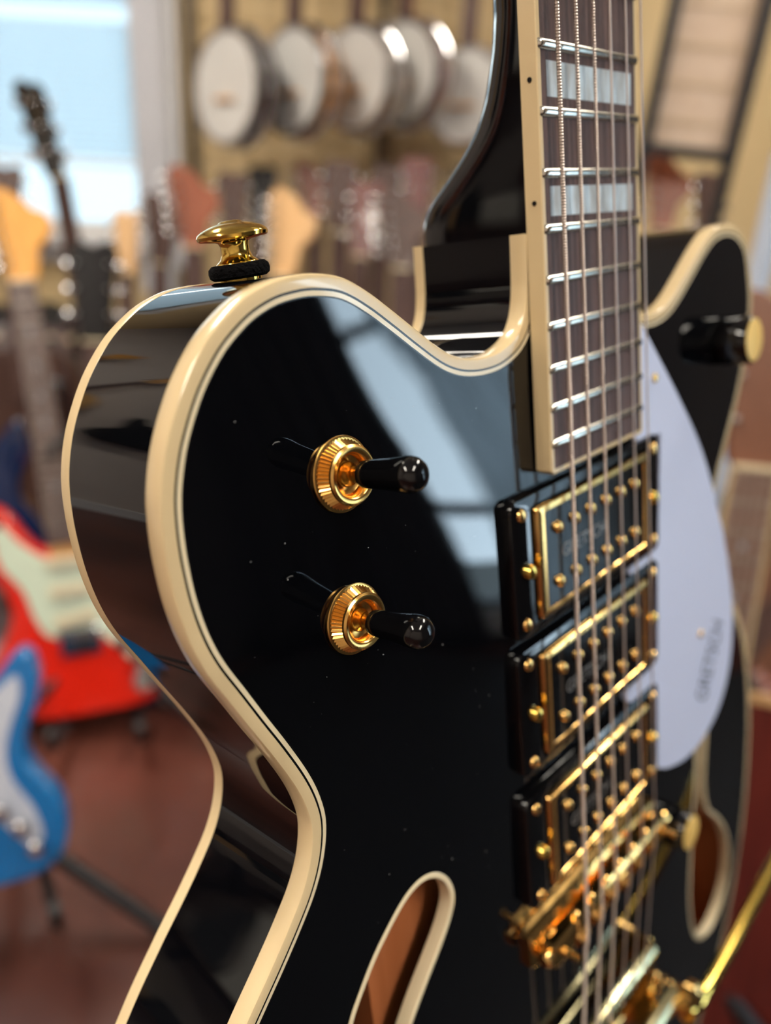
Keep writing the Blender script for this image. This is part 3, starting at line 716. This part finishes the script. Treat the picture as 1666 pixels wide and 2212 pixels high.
def guitar(name, label, M, body, top, neckm, headm, board=ROSE, shape=STRAT, head=HS_F, guard=None, thick=0.045, scale=0.648, frets=True, binding=None, cat='guitar', full=True, group=None, dots=True, tuners=CHROME, hw='chrome'):
    t = thing(name, label, cat, M, group)
    dread = shape is DREAD
    o_ = smooth_loop(spline(shape, 0.008), 2)
    if area2(o_) < 0: o_ = o_[::-1]
    MB().prism(o_, -thick, 0, 0.006).build('body', body, t, True)
    if top is not body:
        i_ = offset(o_, -0.008 if binding else -0.03)
        MB().prism(i_, -0.002, 0.0015).build('top_face', top, t)
    if binding:
        MB().loft([[(p[0], p[1], -0.006) for p in offset(o_, 0.0012)], [(p[0], p[1], 0.0012) for p in offset(o_, 0.0012)], [(p[0], p[1], 0.0018) for p in offset(o_, -0.009)], [(p[0], p[1], 0) for p in offset(o_, -0.0095)]], False, False).build('binding', binding, t)
    br_y = 0.15 if not dread else 0.14
    nut = br_y + scale
    j = 0.30 if not dread else 0.47
    end = br_y + scale * 2 ** (-22 / 12) - 0.008 if not dread else br_y + scale * 2 ** (-20 / 12)
    # neck
    lp = []
    for y_, dd in ((j - 0.02, 0.045 if dread else 0.02), (j + 0.03, 0.03 if dread else 0.02), (j + 0.07, 0.02), (nut - 0.02, 0.018), (nut, 0.018)):
        w_ = 0.0285 - (y_ - end) / (nut - end) * 0.0075
        lp.append([(w_ * math.cos(math.pi * k / 10), y_, 0.002 - dd * math.sin(math.pi * k / 10) ** 0.8) for k in range(11)])
    MB().loft(lp).build('neck', neckm, t, True)
    MB().prism([(-0.0285, end), (0.0285, end), (0.021, nut), (-0.021, nut)], 0.0021, 0.0085, 0.001).build('fretboard', board, t)
    if full:
        for n in range(1, 21):
            y_ = br_y + scale * 2 ** (-n / 12); w_ = 0.0285 - (y_ - end) / (nut - end) * 0.0075
            if y_ > end: MB().box((-w_, y_ - 0.0013, 0.008), (w_, y_ + 0.0013, 0.0097)).build('fret', FRETM, t)
        if dots:
            for n in (3, 5, 7, 9, 12, 15):
                y_ = br_y + scale * (2 ** (-n / 12) + 2 ** (-(n - 1) / 12)) / 2
                MB().lathe([(0.0035, 0.0083), (0.0035, 0.0088)], 10, Matrix.Translation((0, y_, 0))).build('inlay_dot', PEARL, t)
    MB().box((-0.021, nut, -0.002), (0.021, nut + 0.005, 0.011)).build('nut', CREAM2, t)
    Mh = Matrix.Translation((0, nut + 0.004, 0.0)) @ Matrix.Rotation(math.radians(-9), 4, 'X')
    hp = spline(head, 0.006)
    MB().prism(hp, -0.014, 0.0, 0.002, Mh).build('headstock', headm, t)
    for k in range(6):
        if head is HS_F: hx, hy, dx = -0.036 - 0.0025 * min(k, 4), 0.03 + 0.024 * k, -0.022
        else: hx, hy, dx = (-0.028, 0.045 + 0.045 * (k % 3), -0.028) if k < 3 else (0.028, 0.045 + 0.045 * (k % 3), 0.028)
        tu = MB().lathe([(0.005, 0.0), (0.0045, 0.012), (0.003, 0.016)], 10, Mh @ Matrix.Translation((hx + (0.016 if head is HS_F else 0), hy, 0)))
        tu.lathe([(0.0035, 0), (0.0035, 0.012), (0.009, 0.014), (0.010, 0.02), (0.007, 0.026)], 10, Mh @ Matrix.Translation((hx, hy, -0.008)) @ Matrix.Rotation(math.copysign(math.pi / 2, dx), 4, 'Y'))
        tu.build('tuner', tuners, t, True)
    if full:
        for k in range(6):
            xb_ = -0.026 + 0.0104 * k; xn = -0.0175 + 0.007 * k
            MB().tube([(xb_, br_y, 0.012), (xn, nut, 0.0115)], 0.0006, 6).build('string', STRP, t)
    return t, br_y, end

def electric_fittings(t, br_y, end, guard, guardm, pums, bridgem, knobm):
    if guard is not None:
        g_ = spline(guard, 0.008); MB().prism(g_, 0.0016, 0.004, 0.0005).build('pickguard', guardm, t)
    for y_, r_ in ((end - 0.03, 0), (end - 0.085, 0), (br_y + 0.035, 8)):
        MB().box((-0.038, -0.009, 0.004), (0.038, 0.009, 0.011), 0.002, Matrix.Translation((0, y_, 0)) @ Matrix.Rotation(math.radians(r_), 4, 'Z')).build('pickup', pums, t)
    b_ = MB().box((-0.036, br_y - 0.035, 0.001), (0.036, br_y + 0.015, 0.007), 0.002).build('bridge_plate', bridgem, t)
    for k in range(6):
        MB().box((-0.03 + 0.0104 * k, br_y - 0.015, 0.007), (-0.022 + 0.0104 * k, br_y + 0.006, 0.012)).build('saddle', CHROME, b_)
    for kx, ky in ((0.075, 0.125), (0.1, 0.095), (0.118, 0.06)):
        MB().lathe([(0.012, 0.001), (0.0115, 0.016), (0.009, 0.018)], 20, Matrix.Translation((kx, ky, 0.002))).build('knob', knobm, t, True)

GUARD = [(-0.03, 0.30), (-0.075, 0.335), (-0.10, 0.37), (-0.12, 0.36), (-0.115, 0.30), (-0.085, 0.25), (-0.07, 0.19), (-0.045, 0.155), (0.03, 0.152), (0.055, 0.13), (0.11, 0.06), (0.128, 0.075), (0.12, 0.12), (0.095, 0.17), (0.09, 0.21), (0.1, 0.25), (0.12, 0.30), (0.118, 0.33), (0.1, 0.32), (0.07, 0.298), (0.03, 0.29)]
MINT = mat('mint_pickguard', (208, 222, 200), 0.4)
CREAMP = mat('cream_plastic', (226, 212, 178), 0.4)
WHITEP = mat('white_pearl_guard', (196, 206, 224), 0.25, coat=0.5, noise=(25, (214, 222, 236)))
RED = mat('red_gloss', (226, 34, 10), 0.3, coat=0.3)
BLUE = mat('blue_gloss', (0, 116, 190), 0.2, coat=0.8)
NAVY = mat('navy_gloss', (16, 40, 84), 0.2, coat=0.8)
BLKG = mat('black_gloss', (14, 14, 16), 0.2, coat=0.6)
SUNB = mat('amber_top', (176, 92, 34), 0.25, coat=0.6)
SPRU = mat('spruce_top', (206, 160, 96), 0.35, coat=0.3)
MAHO = mat('dark_red_mahogany', (88, 32, 26), 0.3, coat=0.5, noise=(3, (108, 42, 34), (30, 2, 30)))

def stand(base, label, yaw=0.0, h=0.5, spread=0.27):
    """a black tubular stand on the floor behind and under an instrument that rests at base"""
    t = thing('guitar_stand', label, 'guitar stand', Matrix.Translation((base.x, base.y + 0.09, 0)) @ Matrix.Rotation(math.radians(yaw), 4, 'Z'), 'tubular guitar stands')
    zb_ = base.z
    MB().tube([(0, 0, 0.16), (0, 0.03, zb_ + h)], 0.012, 10).build('post', BMETAL, t, True)
    for a_ in (-90 - 55, -90 + 55, 90):
        c_, s_ = math.cos(math.radians(a_)), math.sin(math.radians(a_))
        lg = MB().tube([(0, 0, 0.2), (c_ * 0.1, s_ * 0.1, 0.12), (c_ * spread, s_ * spread, 0.013)], 0.011, 10).build('leg', BMETAL, t, True)
        MB().tube([(c_ * (spread - 0.03), s_ * (spread - 0.03), 0.026), (c_ * (spread + 0.02), s_ * (spread + 0.02), 0.0135)], 0.0135, 10).build('rubber_foot', RUBBER, lg, True)
    for sx in (-1, 1):
        MB().tube([(0, 0, max(zb_ - 0.06, 0.17)), (sx * 0.06, -0.03, zb_ - 0.02), (sx * 0.075, -0.16, zb_ - 0.014), (sx * 0.075, -0.175, zb_ + 0.03)], 0.0085, 8).build('cradle_arm', RUBBER, t, True)
    MB().tube([(-0.06, -0.01, zb_ + h - 0.02), (-0.05, 0.02, zb_ + h), (0.05, 0.02, zb_ + h), (0.06, -0.01, zb_ + h - 0.02)], 0.009, 8).build('neck_rest', RUBBER, t, True)
    return t

# red guitar with a mint guard
b_ = at_z(200, 1543, 0.06)
rg_, by, en = guitar('electric_guitar', 'red electric guitar with mint green pickguard and maple headstock', stand_M(b_, 12, 19, 6.5, 1.0), RED, RED, MAPLE, MAPLE, guard=GUARD)
electric_fittings(rg_, by, en, GUARD, MINT, CREAMP, CHROME, BLKG)
MB().prism(spline([(0.09, 0.03), (0.125, 0.04), (0.135, 0.075), (0.115, 0.085), (0.085, 0.06)], 0.006), 0.001, 0.0045).build('jack_plate', CHROME, rg_)
stand(b_, 'black stand under the red guitar', 12)
# blue guitar at the left edge
b_ = at_z(-88, 1935, 0.12)
bg_, by, en = guitar('electric_guitar', 'bright blue electric guitar with white pearl pickguard at the left edge', stand_M(b_, 14, 16, 3, 0.86), BLUE, BLUE, DARKW, DARKW, guard=GUARD)
electric_fittings(bg_, by, en, GUARD, WHITEP, BLKG, CHROME, CHROME)
stand(b_, 'black stand under the blue guitar', 25)
# navy guitar behind it, half out of the frame
b_ = at_z(-60, 1270, 0.14)
ng_, by, en = guitar('electric_guitar', 'navy blue electric guitar standing behind the blue one', stand_M(b_, 18, 8, 0), NAVY, NAVY, DARKW, DARKW)
electric_fittings(ng_, by, en, None, None, BLKG, CHROME, CHROME)
stand(b_, 'black stand under the navy guitar', 10)

def by_head(px, py, Y, L, yaw, lean, roll=0, sc=1.0):
    """matrix that brings the middle of the headstock (L above the base) to a pixel at depth Y"""
    R = stand_M(Vector((0, 0, 0)), yaw, lean, roll, sc)
    return Matrix.Translation(at(px, py, Y) - (R @ Vector((0, L, 0)))) @ R

ROW = [  # px, py, Y, yaw, lean, body, neck, head material, head shape, label
    (112, 290, 1.75, 78, 6, BLKG, DARKW, BLKG, HS_3, 'black electric guitar with a dark headstock in front of the window blinds'),
    (15, 430, 2.25, 15, 6, DARKW, DARKW, DARKW, HS_3, 'dark brown guitar at the left edge behind the maple headstock'),
    (415, 445, 1.92, 10, 6, REDW, REDW, REDW, HS_F, 'reddish brown guitar standing right of the window'),
    (615, 500, 1.75, -20, 8, SPRU, MAPLE2, MAPLE2, HS_F, 'guitar with a pale maple headstock behind the strap button'),
    (735, 430, 2.2, 8, 6, SUNB, DARKW, DARKW, HS_3, 'brown guitar standing below the third banjo'),
    (830, 430, 2.5, -5, 6, MAHO, DARKW, DARKW, HS_3, 'dark red guitar with chrome tuners below the fourth banjo'),
    (905, 410, 2.35, 10, 6, DARKW, DARKW, MAHO, HS_3, 'dark guitar beside the black neck heel'),
    (1010, 420, 2.62, 0, 6, SPRU, MAHO, BLKG, HS_3, 'spruce topped guitar hidden behind the neck'),
    (1440, 420, 2.05, -10, 6, SUNB, REDW, REDW, HS_F, 'guitar with an orange headstock right of the fretboard'),
    (1540, 455, 2.22, 10, 6, BLKG, DARKW, DARKW, HS_3, 'dark guitar standing under the black rack bar'),
    (270, 520, 2.42, 0, 6, SPRU, MAPLE2, MAPLE2, HS_3, 'slim pale guitar standing in front of the window sill'),
    (560, 430, 2.5, -8, 6, BLKG, DARKW, BLKG, HS_3, 'black guitar behind the pale maple headstock'),
    (680, 410, 2.64, 15, 6, DARKW, REDW, REDW, HS_F, 'brown guitar with a red headstock left of the third banjo'),
    (785, 480, 2.05, -12, 8, SUNB, DARKW, MAHO, HS_3, 'amber guitar with a plum headstock above the cutaway'),
    (870, 500, 1.9, 6, 8, MAHO, DARKW, DARKW, HS_F, 'dark red guitar just left of the neck heel'),
    (345, 500, 2.2, -6, 6, BLKG, DARKW, DARKW, HS_F, 'black guitar below the white drape'),
    (200, 640, 1.48, 10, 10, NAVY, DARKW, BLKG, HS_3, 'dark guitar just right of the maple headstock'),
    (505, 450, 2.35, 12, 6, MAHO, DARKW, DARKW, HS_3, 'dark red guitar behind the strap button, left of the pale headstock'),
]
for (px, py, Y, yaw, lean, bm_, nm, hm, hsh, lab) in ROW:
    dre = bm_ in (SPRU, REDW, DARKW)
    M = by_head(px, py, Y, 0.88, yaw, lean)
    base = M.translation.copy()
    t, by, en = guitar('acoustic_guitar' if dre else 'electric_guitar', lab, M, bm_, bm_, nm, hm, shape=DREAD if dre else STRAT, head=hsh, full=False, thick=0.1 if dre else 0.045, group='guitars on stands along the back of the shop')
    if not dre: electric_fittings(t, by, en, None, None, BLKG, CHROME, CHROME)
    s_ = stand(base, 'black stand under the ' + lab.replace('standing ', '').split(' in front')[0].split(' at the')[0], yaw, spread=0.2)

# acoustic on the right with a light fretboard edge
M = by_head(1660, 845, 0.80, 0.82, -8, 8, 0)
base = M.translation.copy()
ac, by, en = guitar('acoustic_guitar', 'acoustic guitar at the right edge with cream nut, dark red top and tan binding', M, MAHO, MAHO, DARKW, mat('worn_head', (120, 76, 54), 0.4), board=mat('worn_board', (122, 94, 82), 0.5, noise=(3, (140, 110, 96), (200, 6, 60))), shape=DREAD, head=HS_3, thick=0.09, scale=0.60, binding=mat('tan_binding', (190, 150, 104), 0.4))
for sx in (-1, 1):
    MB().prism([(sx * 0.0285, en), (sx * 0.0315, en), (sx * 0.024, by + 0.60), (sx * 0.021, by + 0.60)], 0.002, 0.009).build('fretboard_binding', CREAM, ac)
base = M.translation.copy()
stand(base, 'black stand under the acoustic guitar at the right edge', -8)
# brown guitar leaning further back on the right
M = by_head(1790, 1180, 1.15, 0.83, -20, 10, -24)
rd_, by, en = guitar('acoustic_guitar', 'worn brown acoustic guitar leaning behind the dark red one at the right', M, DARKW, mat('worn_brown_top', (120, 88, 62), 0.4), DARKW, DARKW, shape=DREAD, head=HS_3, thick=0.09, full=False)
# pale tube at the right edge
p_, q_ = at(1700, 330, 1.25), at(1612, 720, 1.25); k_ = (0.012 - p_.z) / (q_.z - p_.z)
tb = thing('microphone_stand', 'pale blue tubular stand at the right edge beside the treble horn', 'stand')
MB().tube([p_ + (q_ - p_) * k_, p_], 0.017, 14).build('tube', mat('pale_blue_enamel', (196, 210, 230), 0.3), tb, True)
f_ = p_ + (q_ - p_) * k_
MB().lathe([(0.13, 0), (0.13, 0.012), (0.03, 0.03)], 28, Matrix.Translation((f_.x, f_.y, 0))).build('base_plate', BMETAL, tb, True)

# the stand that carries the black guitar, below the frame
gb = GUITAR_M @ Vector((0, -0.252, -0.025)); gz = GUITAR_M.to_3x3() @ Vector((0, 0, 1))
gyaw = math.degrees(math.atan2(gz.x, -gz.y))
st = stand(Vector((0, -0.09 * 0, gb.z)), 'tall black stand carrying the black hollow-body guitar', 0, 0.3, 0.3)
st.matrix_world = Matrix.Translation((gb.x, gb.y, 0)) @ Matrix.Rotation(math.radians(gyaw), 4, 'Z') @ Matrix.Translation((0, 0.12, 0))

# guitars added on the left wall, outside the frame, to enrich the rim's reflections
HUNG = [(0.35, 0.95, SUNB, HS_3, 'added amber guitar hung on the left wall nearest the camera'), (0.85, 1.0, BLKG, HS_F, 'added black guitar hung second on the left wall'), (1.32, 0.92, SPRU, HS_3, 'added spruce guitar hung third on the left wall'), (1.8, 1.0, WHITEP, HS_F, 'added white guitar hung last on the left wall')]
for (yy, zz, m_, hd, lab) in HUNG:
    M = Matrix.Translation((x0 + 0.11, yy, zz)) @ Matrix.Rotation(math.radians(90), 4, 'Z') @ Matrix.Rotation(math.radians(90), 4, 'X')
    t, by, en = guitar('added_wall_guitar', lab, M, m_, m_, MAPLE if m_ is not BLKG else DARKW, MAPLE if m_ is not BLKG else BLKG, shape=DREAD if hd is HS_3 else STRAT, head=hd, full=False, thick=0.06, group='added guitars hung on the left wall')
    tag(MB().tube([(x0, yy, zz + 0.80), (x0 + 0.09, yy, zz + 0.80), (x0 + 0.13, yy, zz + 0.82)], 0.007, 8).build('wall_hook', BMETAL), 'black hook of the ' + lab.split(' on the')[0].replace(' hung', '') + ' on the left wall', 'hook', 'left wall hooks')
    if m_ is SUNB: MB().lathe([(0.05, 0.0), (0.05, 0.0022)], 24, Matrix.Translation((0, 0.3, 0))).build('sound_hole', PURF, t)

# unseen shelves with pedal boxes, added to break up the rim's flat reflection
SHELFM = mat('walnut_shelf', (70, 50, 40), 0.5, noise=(3, (84, 60, 48), (3, 30, 30)))
BOXC = [mat('kraft_box', (176, 140, 98), 0.8), mat('black_box', (30, 30, 34), 0.6), mat('white_box', (214, 212, 206), 0.7), mat('plum_box', (110, 30, 44), 0.6)]
for i, zz in enumerate((0.78, 1.2)):
    t = thing('added_wall_shelf', ['added lower walnut shelf on the left wall', 'added upper walnut shelf on the left wall'][i], 'shelf', Matrix.Translation((x0, -0.25, zz)))
    MB().box((0.0, -0.45, -0.02), (0.26, 0.45, 0.0), 0.003).build('board', SHELFM, t)
    for yy in (-0.3, 0.3):
        MB().box((0.0, yy - 0.012, -0.14), (0.02, yy + 0.012, -0.02)).box((0.02, yy - 0.012, -0.035), (0.22, yy + 0.012, -0.02)).build('bracket', BMETAL, t)
    yy = -0.64
    for k in range(5):
        w_ = (0.13, 0.10, 0.16, 0.11, 0.14)[(k + i) % 5]; h_ = (0.12, 0.2, 0.09, 0.16, 0.11)[(k + 2 * i) % 5]; c_ = (k * 3 + i) % 4
        b = MB().box((x0 + 0.03, yy, zz + 0.0005), (x0 + 0.2, yy + w_, zz + h_), 0.002).build('added_pedal_box', BOXC[c_])
        lab_ = 'pedal box %s added on the %s left wall shelf' % (('nearest the camera', 'second along', 'in the middle', 'fourth along', 'at the far end')[k], ('lower', 'upper')[i])
        tag(b, ('tan', 'black', 'white', 'plum')[c_] + ' ' + lab_, 'box', 'added pedal boxes on the left wall shelves')
        yy += w_ + 0.03

# ------------------------------------------------------------------ banjos on the wire wall
PAN = mat('banjo_head', (206, 204, 200), 0.55, noise=(5, (216, 214, 210)))
RIMW = [mat('banjo_rim_dark', (52, 50, 54), 0.35), mat('banjo_rim_maple', (196, 140, 84), 0.35), mat('banjo_rim_grey', (150, 140, 132), 0.35), mat('banjo_rim_plum', (140, 104, 108), 0.35), mat('banjo_rim_tan', (180, 150, 120), 0.35)]
BAN = [(490, 188, 2.45, 0.143, 42, 0, DARKW, 'leftmost hanging banjo with a dark rim'), (632, 176, 2.5, 0.138, 42, 1, DARKW, 'hanging banjo with a maple rim, second from the window'),
       (765, 172, 2.55, 0.138, 40, 2, MAHO, 'hanging banjo with a grey rim, third from the window'), (868, 160, 2.6, 0.14, 42, 3, REDW, 'hanging banjo with a plum rim, fourth from the window'),
       (1003, 205, 2.65, 0.128, 20, 4, REDW, 'hanging banjo beside the guitar neck, smallest head')]
for (px, py, Y, r_, yaw, ri, nm, lab) in BAN:
    c_ = at(px, py, Y)
    M = stand_M(c_, -yaw, 2, 0)
    t = thing('banjo', lab, 'banjo', M, 'banjos hung on the wire wall')
    MB().lathe([(r_ * 0.6, -0.075), (r_ * 0.97, -0.07), (r_, -0.055), (r_, -0.004), (r_ * 0.97, 0.0)], 40).build('rim', RIMW[ri], t, True)
    MB().lathe([(r_ * 0.94, -0.004), (r_ * 0.94, 0.004), (0.0001, 0.004)], 40).build('head', PAN, t)
    MB().lathe([(r_ * 0.935, 0.001), (r_ * 0.935, 0.009), (r_ * 1.0, 0.009), (r_ * 1.012, -0.004)], 40).build('tension_hoop', CHROME, t, True)
    MB().lathe([(r_ * 1.02, -0.05), (r_ * 1.09, -0.045), (r_ * 1.09, -0.035), (r_ * 1.02, -0.03)], 40).build('flange', CHROME, t, True)
    for k in range(16):
        a_ = 2 * math.pi * (k + 0.5) / 16
        MB().tube([(r_ * 1.03 * math.cos(a_), r_ * 1.03 * math.sin(a_), -0.05), (r_ * 1.03 * math.cos(a_), r_ * 1.03 * math.sin(a_), 0.006)], 0.003, 6).build('tension_hook', CHROME, t)
    MB().loft([[(w_ * math.cos(math.pi * k / 8), y_, 0.004 - 0.026 * math.sin(math.pi * k / 8)) for k in range(9)] for y_, w_ in ((r_ * 0.98, 0.024), (r_ + 0.62, 0.017))]).build('neck', nm, t, True)
    MB().prism([(-0.024, r_ * 0.98), (0.024, r_ * 0.98), (0.017, r_ + 0.62), (-0.017, r_ + 0.62)], 0.0045, 0.009).build('fretboard', ROSE, t)
    MB().prism([(-0.017, r_ + 0.62), (0.017, r_ + 0.62), (0.03, r_ + 0.68), (0.034, r_ + 0.74), (0, r_ + 0.78), (-0.034, r_ + 0.74), (-0.03, r_ + 0.68)], -0.012, 0.004).build('peghead', nm, t)
    MB().box((-0.04, -0.035, 0.005), (0.04, -0.027, 0.018), 0.002).build('bridge', MAPLE, t)
    tag(MB().tube([(c_.x, y1 - 0.04, c_.z + r_ + 0.60), (c_.x, c_.y + 0.03, c_.z + r_ + 0.60), (c_.x, c_.y - 0.04, c_.z + r_ + 0.63)], 0.005, 8).build('wall_hook', BMETAL), 'black hook holding the ' + lab.split(',')[0].replace('hanging ', ''), 'hook', 'banjo hooks')

# wire wall panels
WIRE = mat('almond_wire', (190, 168, 134), 0.6)
def panel(name, label, xa, xb, za, zb_, yy, step=0.076, frame=WIRE, m=WIRE, M=None, fr=0.006):
    t = thing(name, label, 'grid panel', M if M is not None else Matrix.Translation((0, 0, 0)))
    vm = None
    nx = int((xb - xa) / step); nz = int((zb_ - za) / step)
    vme = MB().box((-0.002, -0.002, 0), (0.002, 0.002, zb_ - za)); hme = MB().box((0, -0.0065, -0.002), (xb - xa, -0.0025, 0.002))
    first = {}
    for kind, n, mbx in (('upright_wire', nx, vme), ('cross_wire', nz, hme)):
        for i in range(n + 1):
            if kind not in first:
                first[kind] = o = mbx.build(kind, m, t)
            else:
                o = first[kind].copy(); COL.objects.link(o); o.parent = t
            o.location = (xa + i * step, yy, za) if kind == 'upright_wire' else (xa, yy, za + i * step)
    return t
px0 = at(418, 300, 2.84).x
panel('wire_wall_panel', 'almond wire grid panel behind the banjos', px0, px0 + 1.22, 0.35, 2.4, y1 - 0.04)
for xx in (px0 - 0.012, px0 + 0.60, px0 + 1.235):
    tag(MB().box((xx - 0.012, y1 - 0.03, 0.1), (xx + 0.012, y1 - 0.002, 2.45)).build('wall_rail', BMETAL), ['black upright rail left of the first banjo', 'black upright rail behind the third banjo', 'black upright rail behind the guitar neck'][[px0 - 0.012, px0 + 0.60, px0 + 1.235].index(xx)], 'rail', 'wall rails')
# leaning rack on the right
RK = at(1392, 320, 2.0)
t = thing('display_rack', 'black framed display rack with almond wire grid, upper right', 'rack', Matrix.Translation(RK) @ Matrix.Rotation(math.radians(-6), 4, 'Z') @ Matrix.Rotation(math.radians(3.5), 4, 'Y'))
wd_ = 0.19
for xx in (0, wd_):
    MB().box((xx - 0.013, -0.013, -RK.z + 0.02 + 0.04 * (xx > 0)), (xx + 0.013, 0.013, 0.75)).build('post', BMETAL, t)
for zz in (0, 0.72):
    MB().box((0.013, -0.012, zz - 0.012), (wd_ - 0.013, 0.012, zz + 0.012)).build('cross_bar', BMETAL, t)
PNL = mat('oatmeal_board', (196, 172, 150), 0.8, noise=(30, (204, 182, 162)))
MB().box((0.013, 0.013, 0.012), (wd_ - 0.013, 0.018, 0.708)).build('backing_board', PNL, t)
for i in range(9):
    MB().box((0.013, 0.0105, 0.06 + i * 0.075), (wd_ - 0.013, 0.0130, 0.064 + i * 0.075)).build('cross_wire', WIRE, t)

# ------------------------------------------------------------------ amplifiers under the window
GRILL = mat('grey_grille_cloth', (92, 88, 86), 0.9, noise=(120, (112, 106, 102)))
TOLEX = mat('black_tolex', (28, 27, 29), 0.7, bump=(600, 0.5))
for (ax, aw, ah, lab) in ((-1.75, 0.5, 0.46, 'black guitar amplifier under the left of the window'), (-1.2, 0.46, 0.56, 'taller black guitar amplifier under the middle of the window'), (-0.68, 0.5, 0.42, 'low black guitar amplifier below the white drape')):
    t = thing('guitar_amplifier', lab, 'amplifier', Matrix.Translation((ax, 2.72, 0)), 'amplifiers along the back wall')
    MB().box((-aw / 2, -0.12, 0.015), (aw / 2, 0.12, ah), 0.012).build('cabinet', TOLEX, t)
    MB().box((-aw / 2 + 0.03, -0.126, 0.05), (aw / 2 - 0.03, -0.1205, ah - 0.12)).build('grille', GRILL, t)
    pn = MB().box((-aw / 2 + 0.03, -0.124, ah - 0.1), (aw / 2 - 0.03, -0.1205, ah - 0.03)).build('control_panel', CHROME, t)
    for k in range(6):
        MB().lathe([(0.011, 0), (0.009, 0.016)], 14, Matrix.Translation((-aw / 2 + 0.08 + k * (aw - 0.16) / 5, -0.124, ah - 0.065)) @ Matrix.Rotation(math.pi / 2, 4, 'X')).build('knob', CREAMP, pn)
    MB().tube([(-0.09, 0, ah - 0.002), (-0.07, 0, ah + 0.022), (0.07, 0, ah + 0.022), (0.09, 0, ah - 0.002)], 0.009, 8).build('handle', RUBBER, t, True)
    for sx in (-1, 1):
        for sy in (-0.09, 0.09):
            MB().lathe([(0.014, 0.0), (0.016, 0.016)], 12, Matrix.Translation((sx * (aw / 2 - 0.04), sy, 0))).build('rubber_foot', RUBBER, t)

# ------------------------------------------------------------------ window blinds and things below
SLAT = mat('pale_blind', (222, 233, 240), 0.5)
# translucent slats let daylight through
nt = SLAT.node_tree; pb = nt.nodes['Principled BSDF']
tl = nt.nodes.new('ShaderNodeBsdfTranslucent'); tl.inputs[0].default_value = lin((222, 233, 240)); mxs = nt.nodes.new('ShaderNodeMixShader'); mxs.inputs[0].default_value = 0.5
nt.links.new(pb.outputs[0], mxs.inputs[1]); nt.links.new(tl.outputs[0], mxs.inputs[2]); nt.links.new(mxs.outputs[0], nt.nodes['Material Output'].inputs[0])
a, b, c, d = WIN1
bl_ = thing('window_blind', 'pale horizontal slat blind half drawn over the back window', 'blind')
sl = None; zz = d - 0.03
gap = (at(100, 12, 2.93).z, at(100, 48, 2.93).z)
zlow = at(200, 345, 2.93).z
while zz > zlow:
    if not (gap[1] < zz < gap[0]):
        if sl is None:
            sl = MB().box((a + 0.01, -0.0005, -0.0115), (b - 0.01, 0.0005, 0.0115)).build('slat', SLAT, bl_); o = sl
        else:
            o = sl.copy(); COL.objects.link(o); o.parent = bl_
        o.location = (0, y1 + 0.02, zz); o.rotation_euler = (math.radians(38), 0, 0)
    zz -= 0.021
MB().box((a + 0.01, y1 + 0.008, zlow - 0.02), (b - 0.01, y1 + 0.032, zlow - 0.004)).build('bottom_rail', TRIMM, bl_)
# hanging drape edge beside the window
MB_ = MB()
pl = [(b - 0.03 + 0.0035 * k, y1 - 0.055 + 0.012 * math.sin(k * 1.25)) for k in range(33)]
tag(MB_.loft([[(x_, y_ - 0.002, 0.62) for x_, y_ in pl] + [(x_, y_ + 0.002, 0.62) for x_, y_ in pl[::-1]], [(x_, y_ - 0.002, 2.2) for x_, y_ in pl] + [(x_, y_ + 0.002, 2.2) for x_, y_ in pl[::-1]]]).build('window_drape', mat('white_cloth', (238, 238, 242), 0.85), None, True), 'white drape hanging at the right of the back window', 'curtain')
# outside: a pale car and shrub seen under the blind
OUTG = mat('outdoor_paving', (196, 204, 208), 0.8)
struct(MB().box((-9, 3.6, -0.3), (4, 14, -0.2)).build('ground', OUTG))
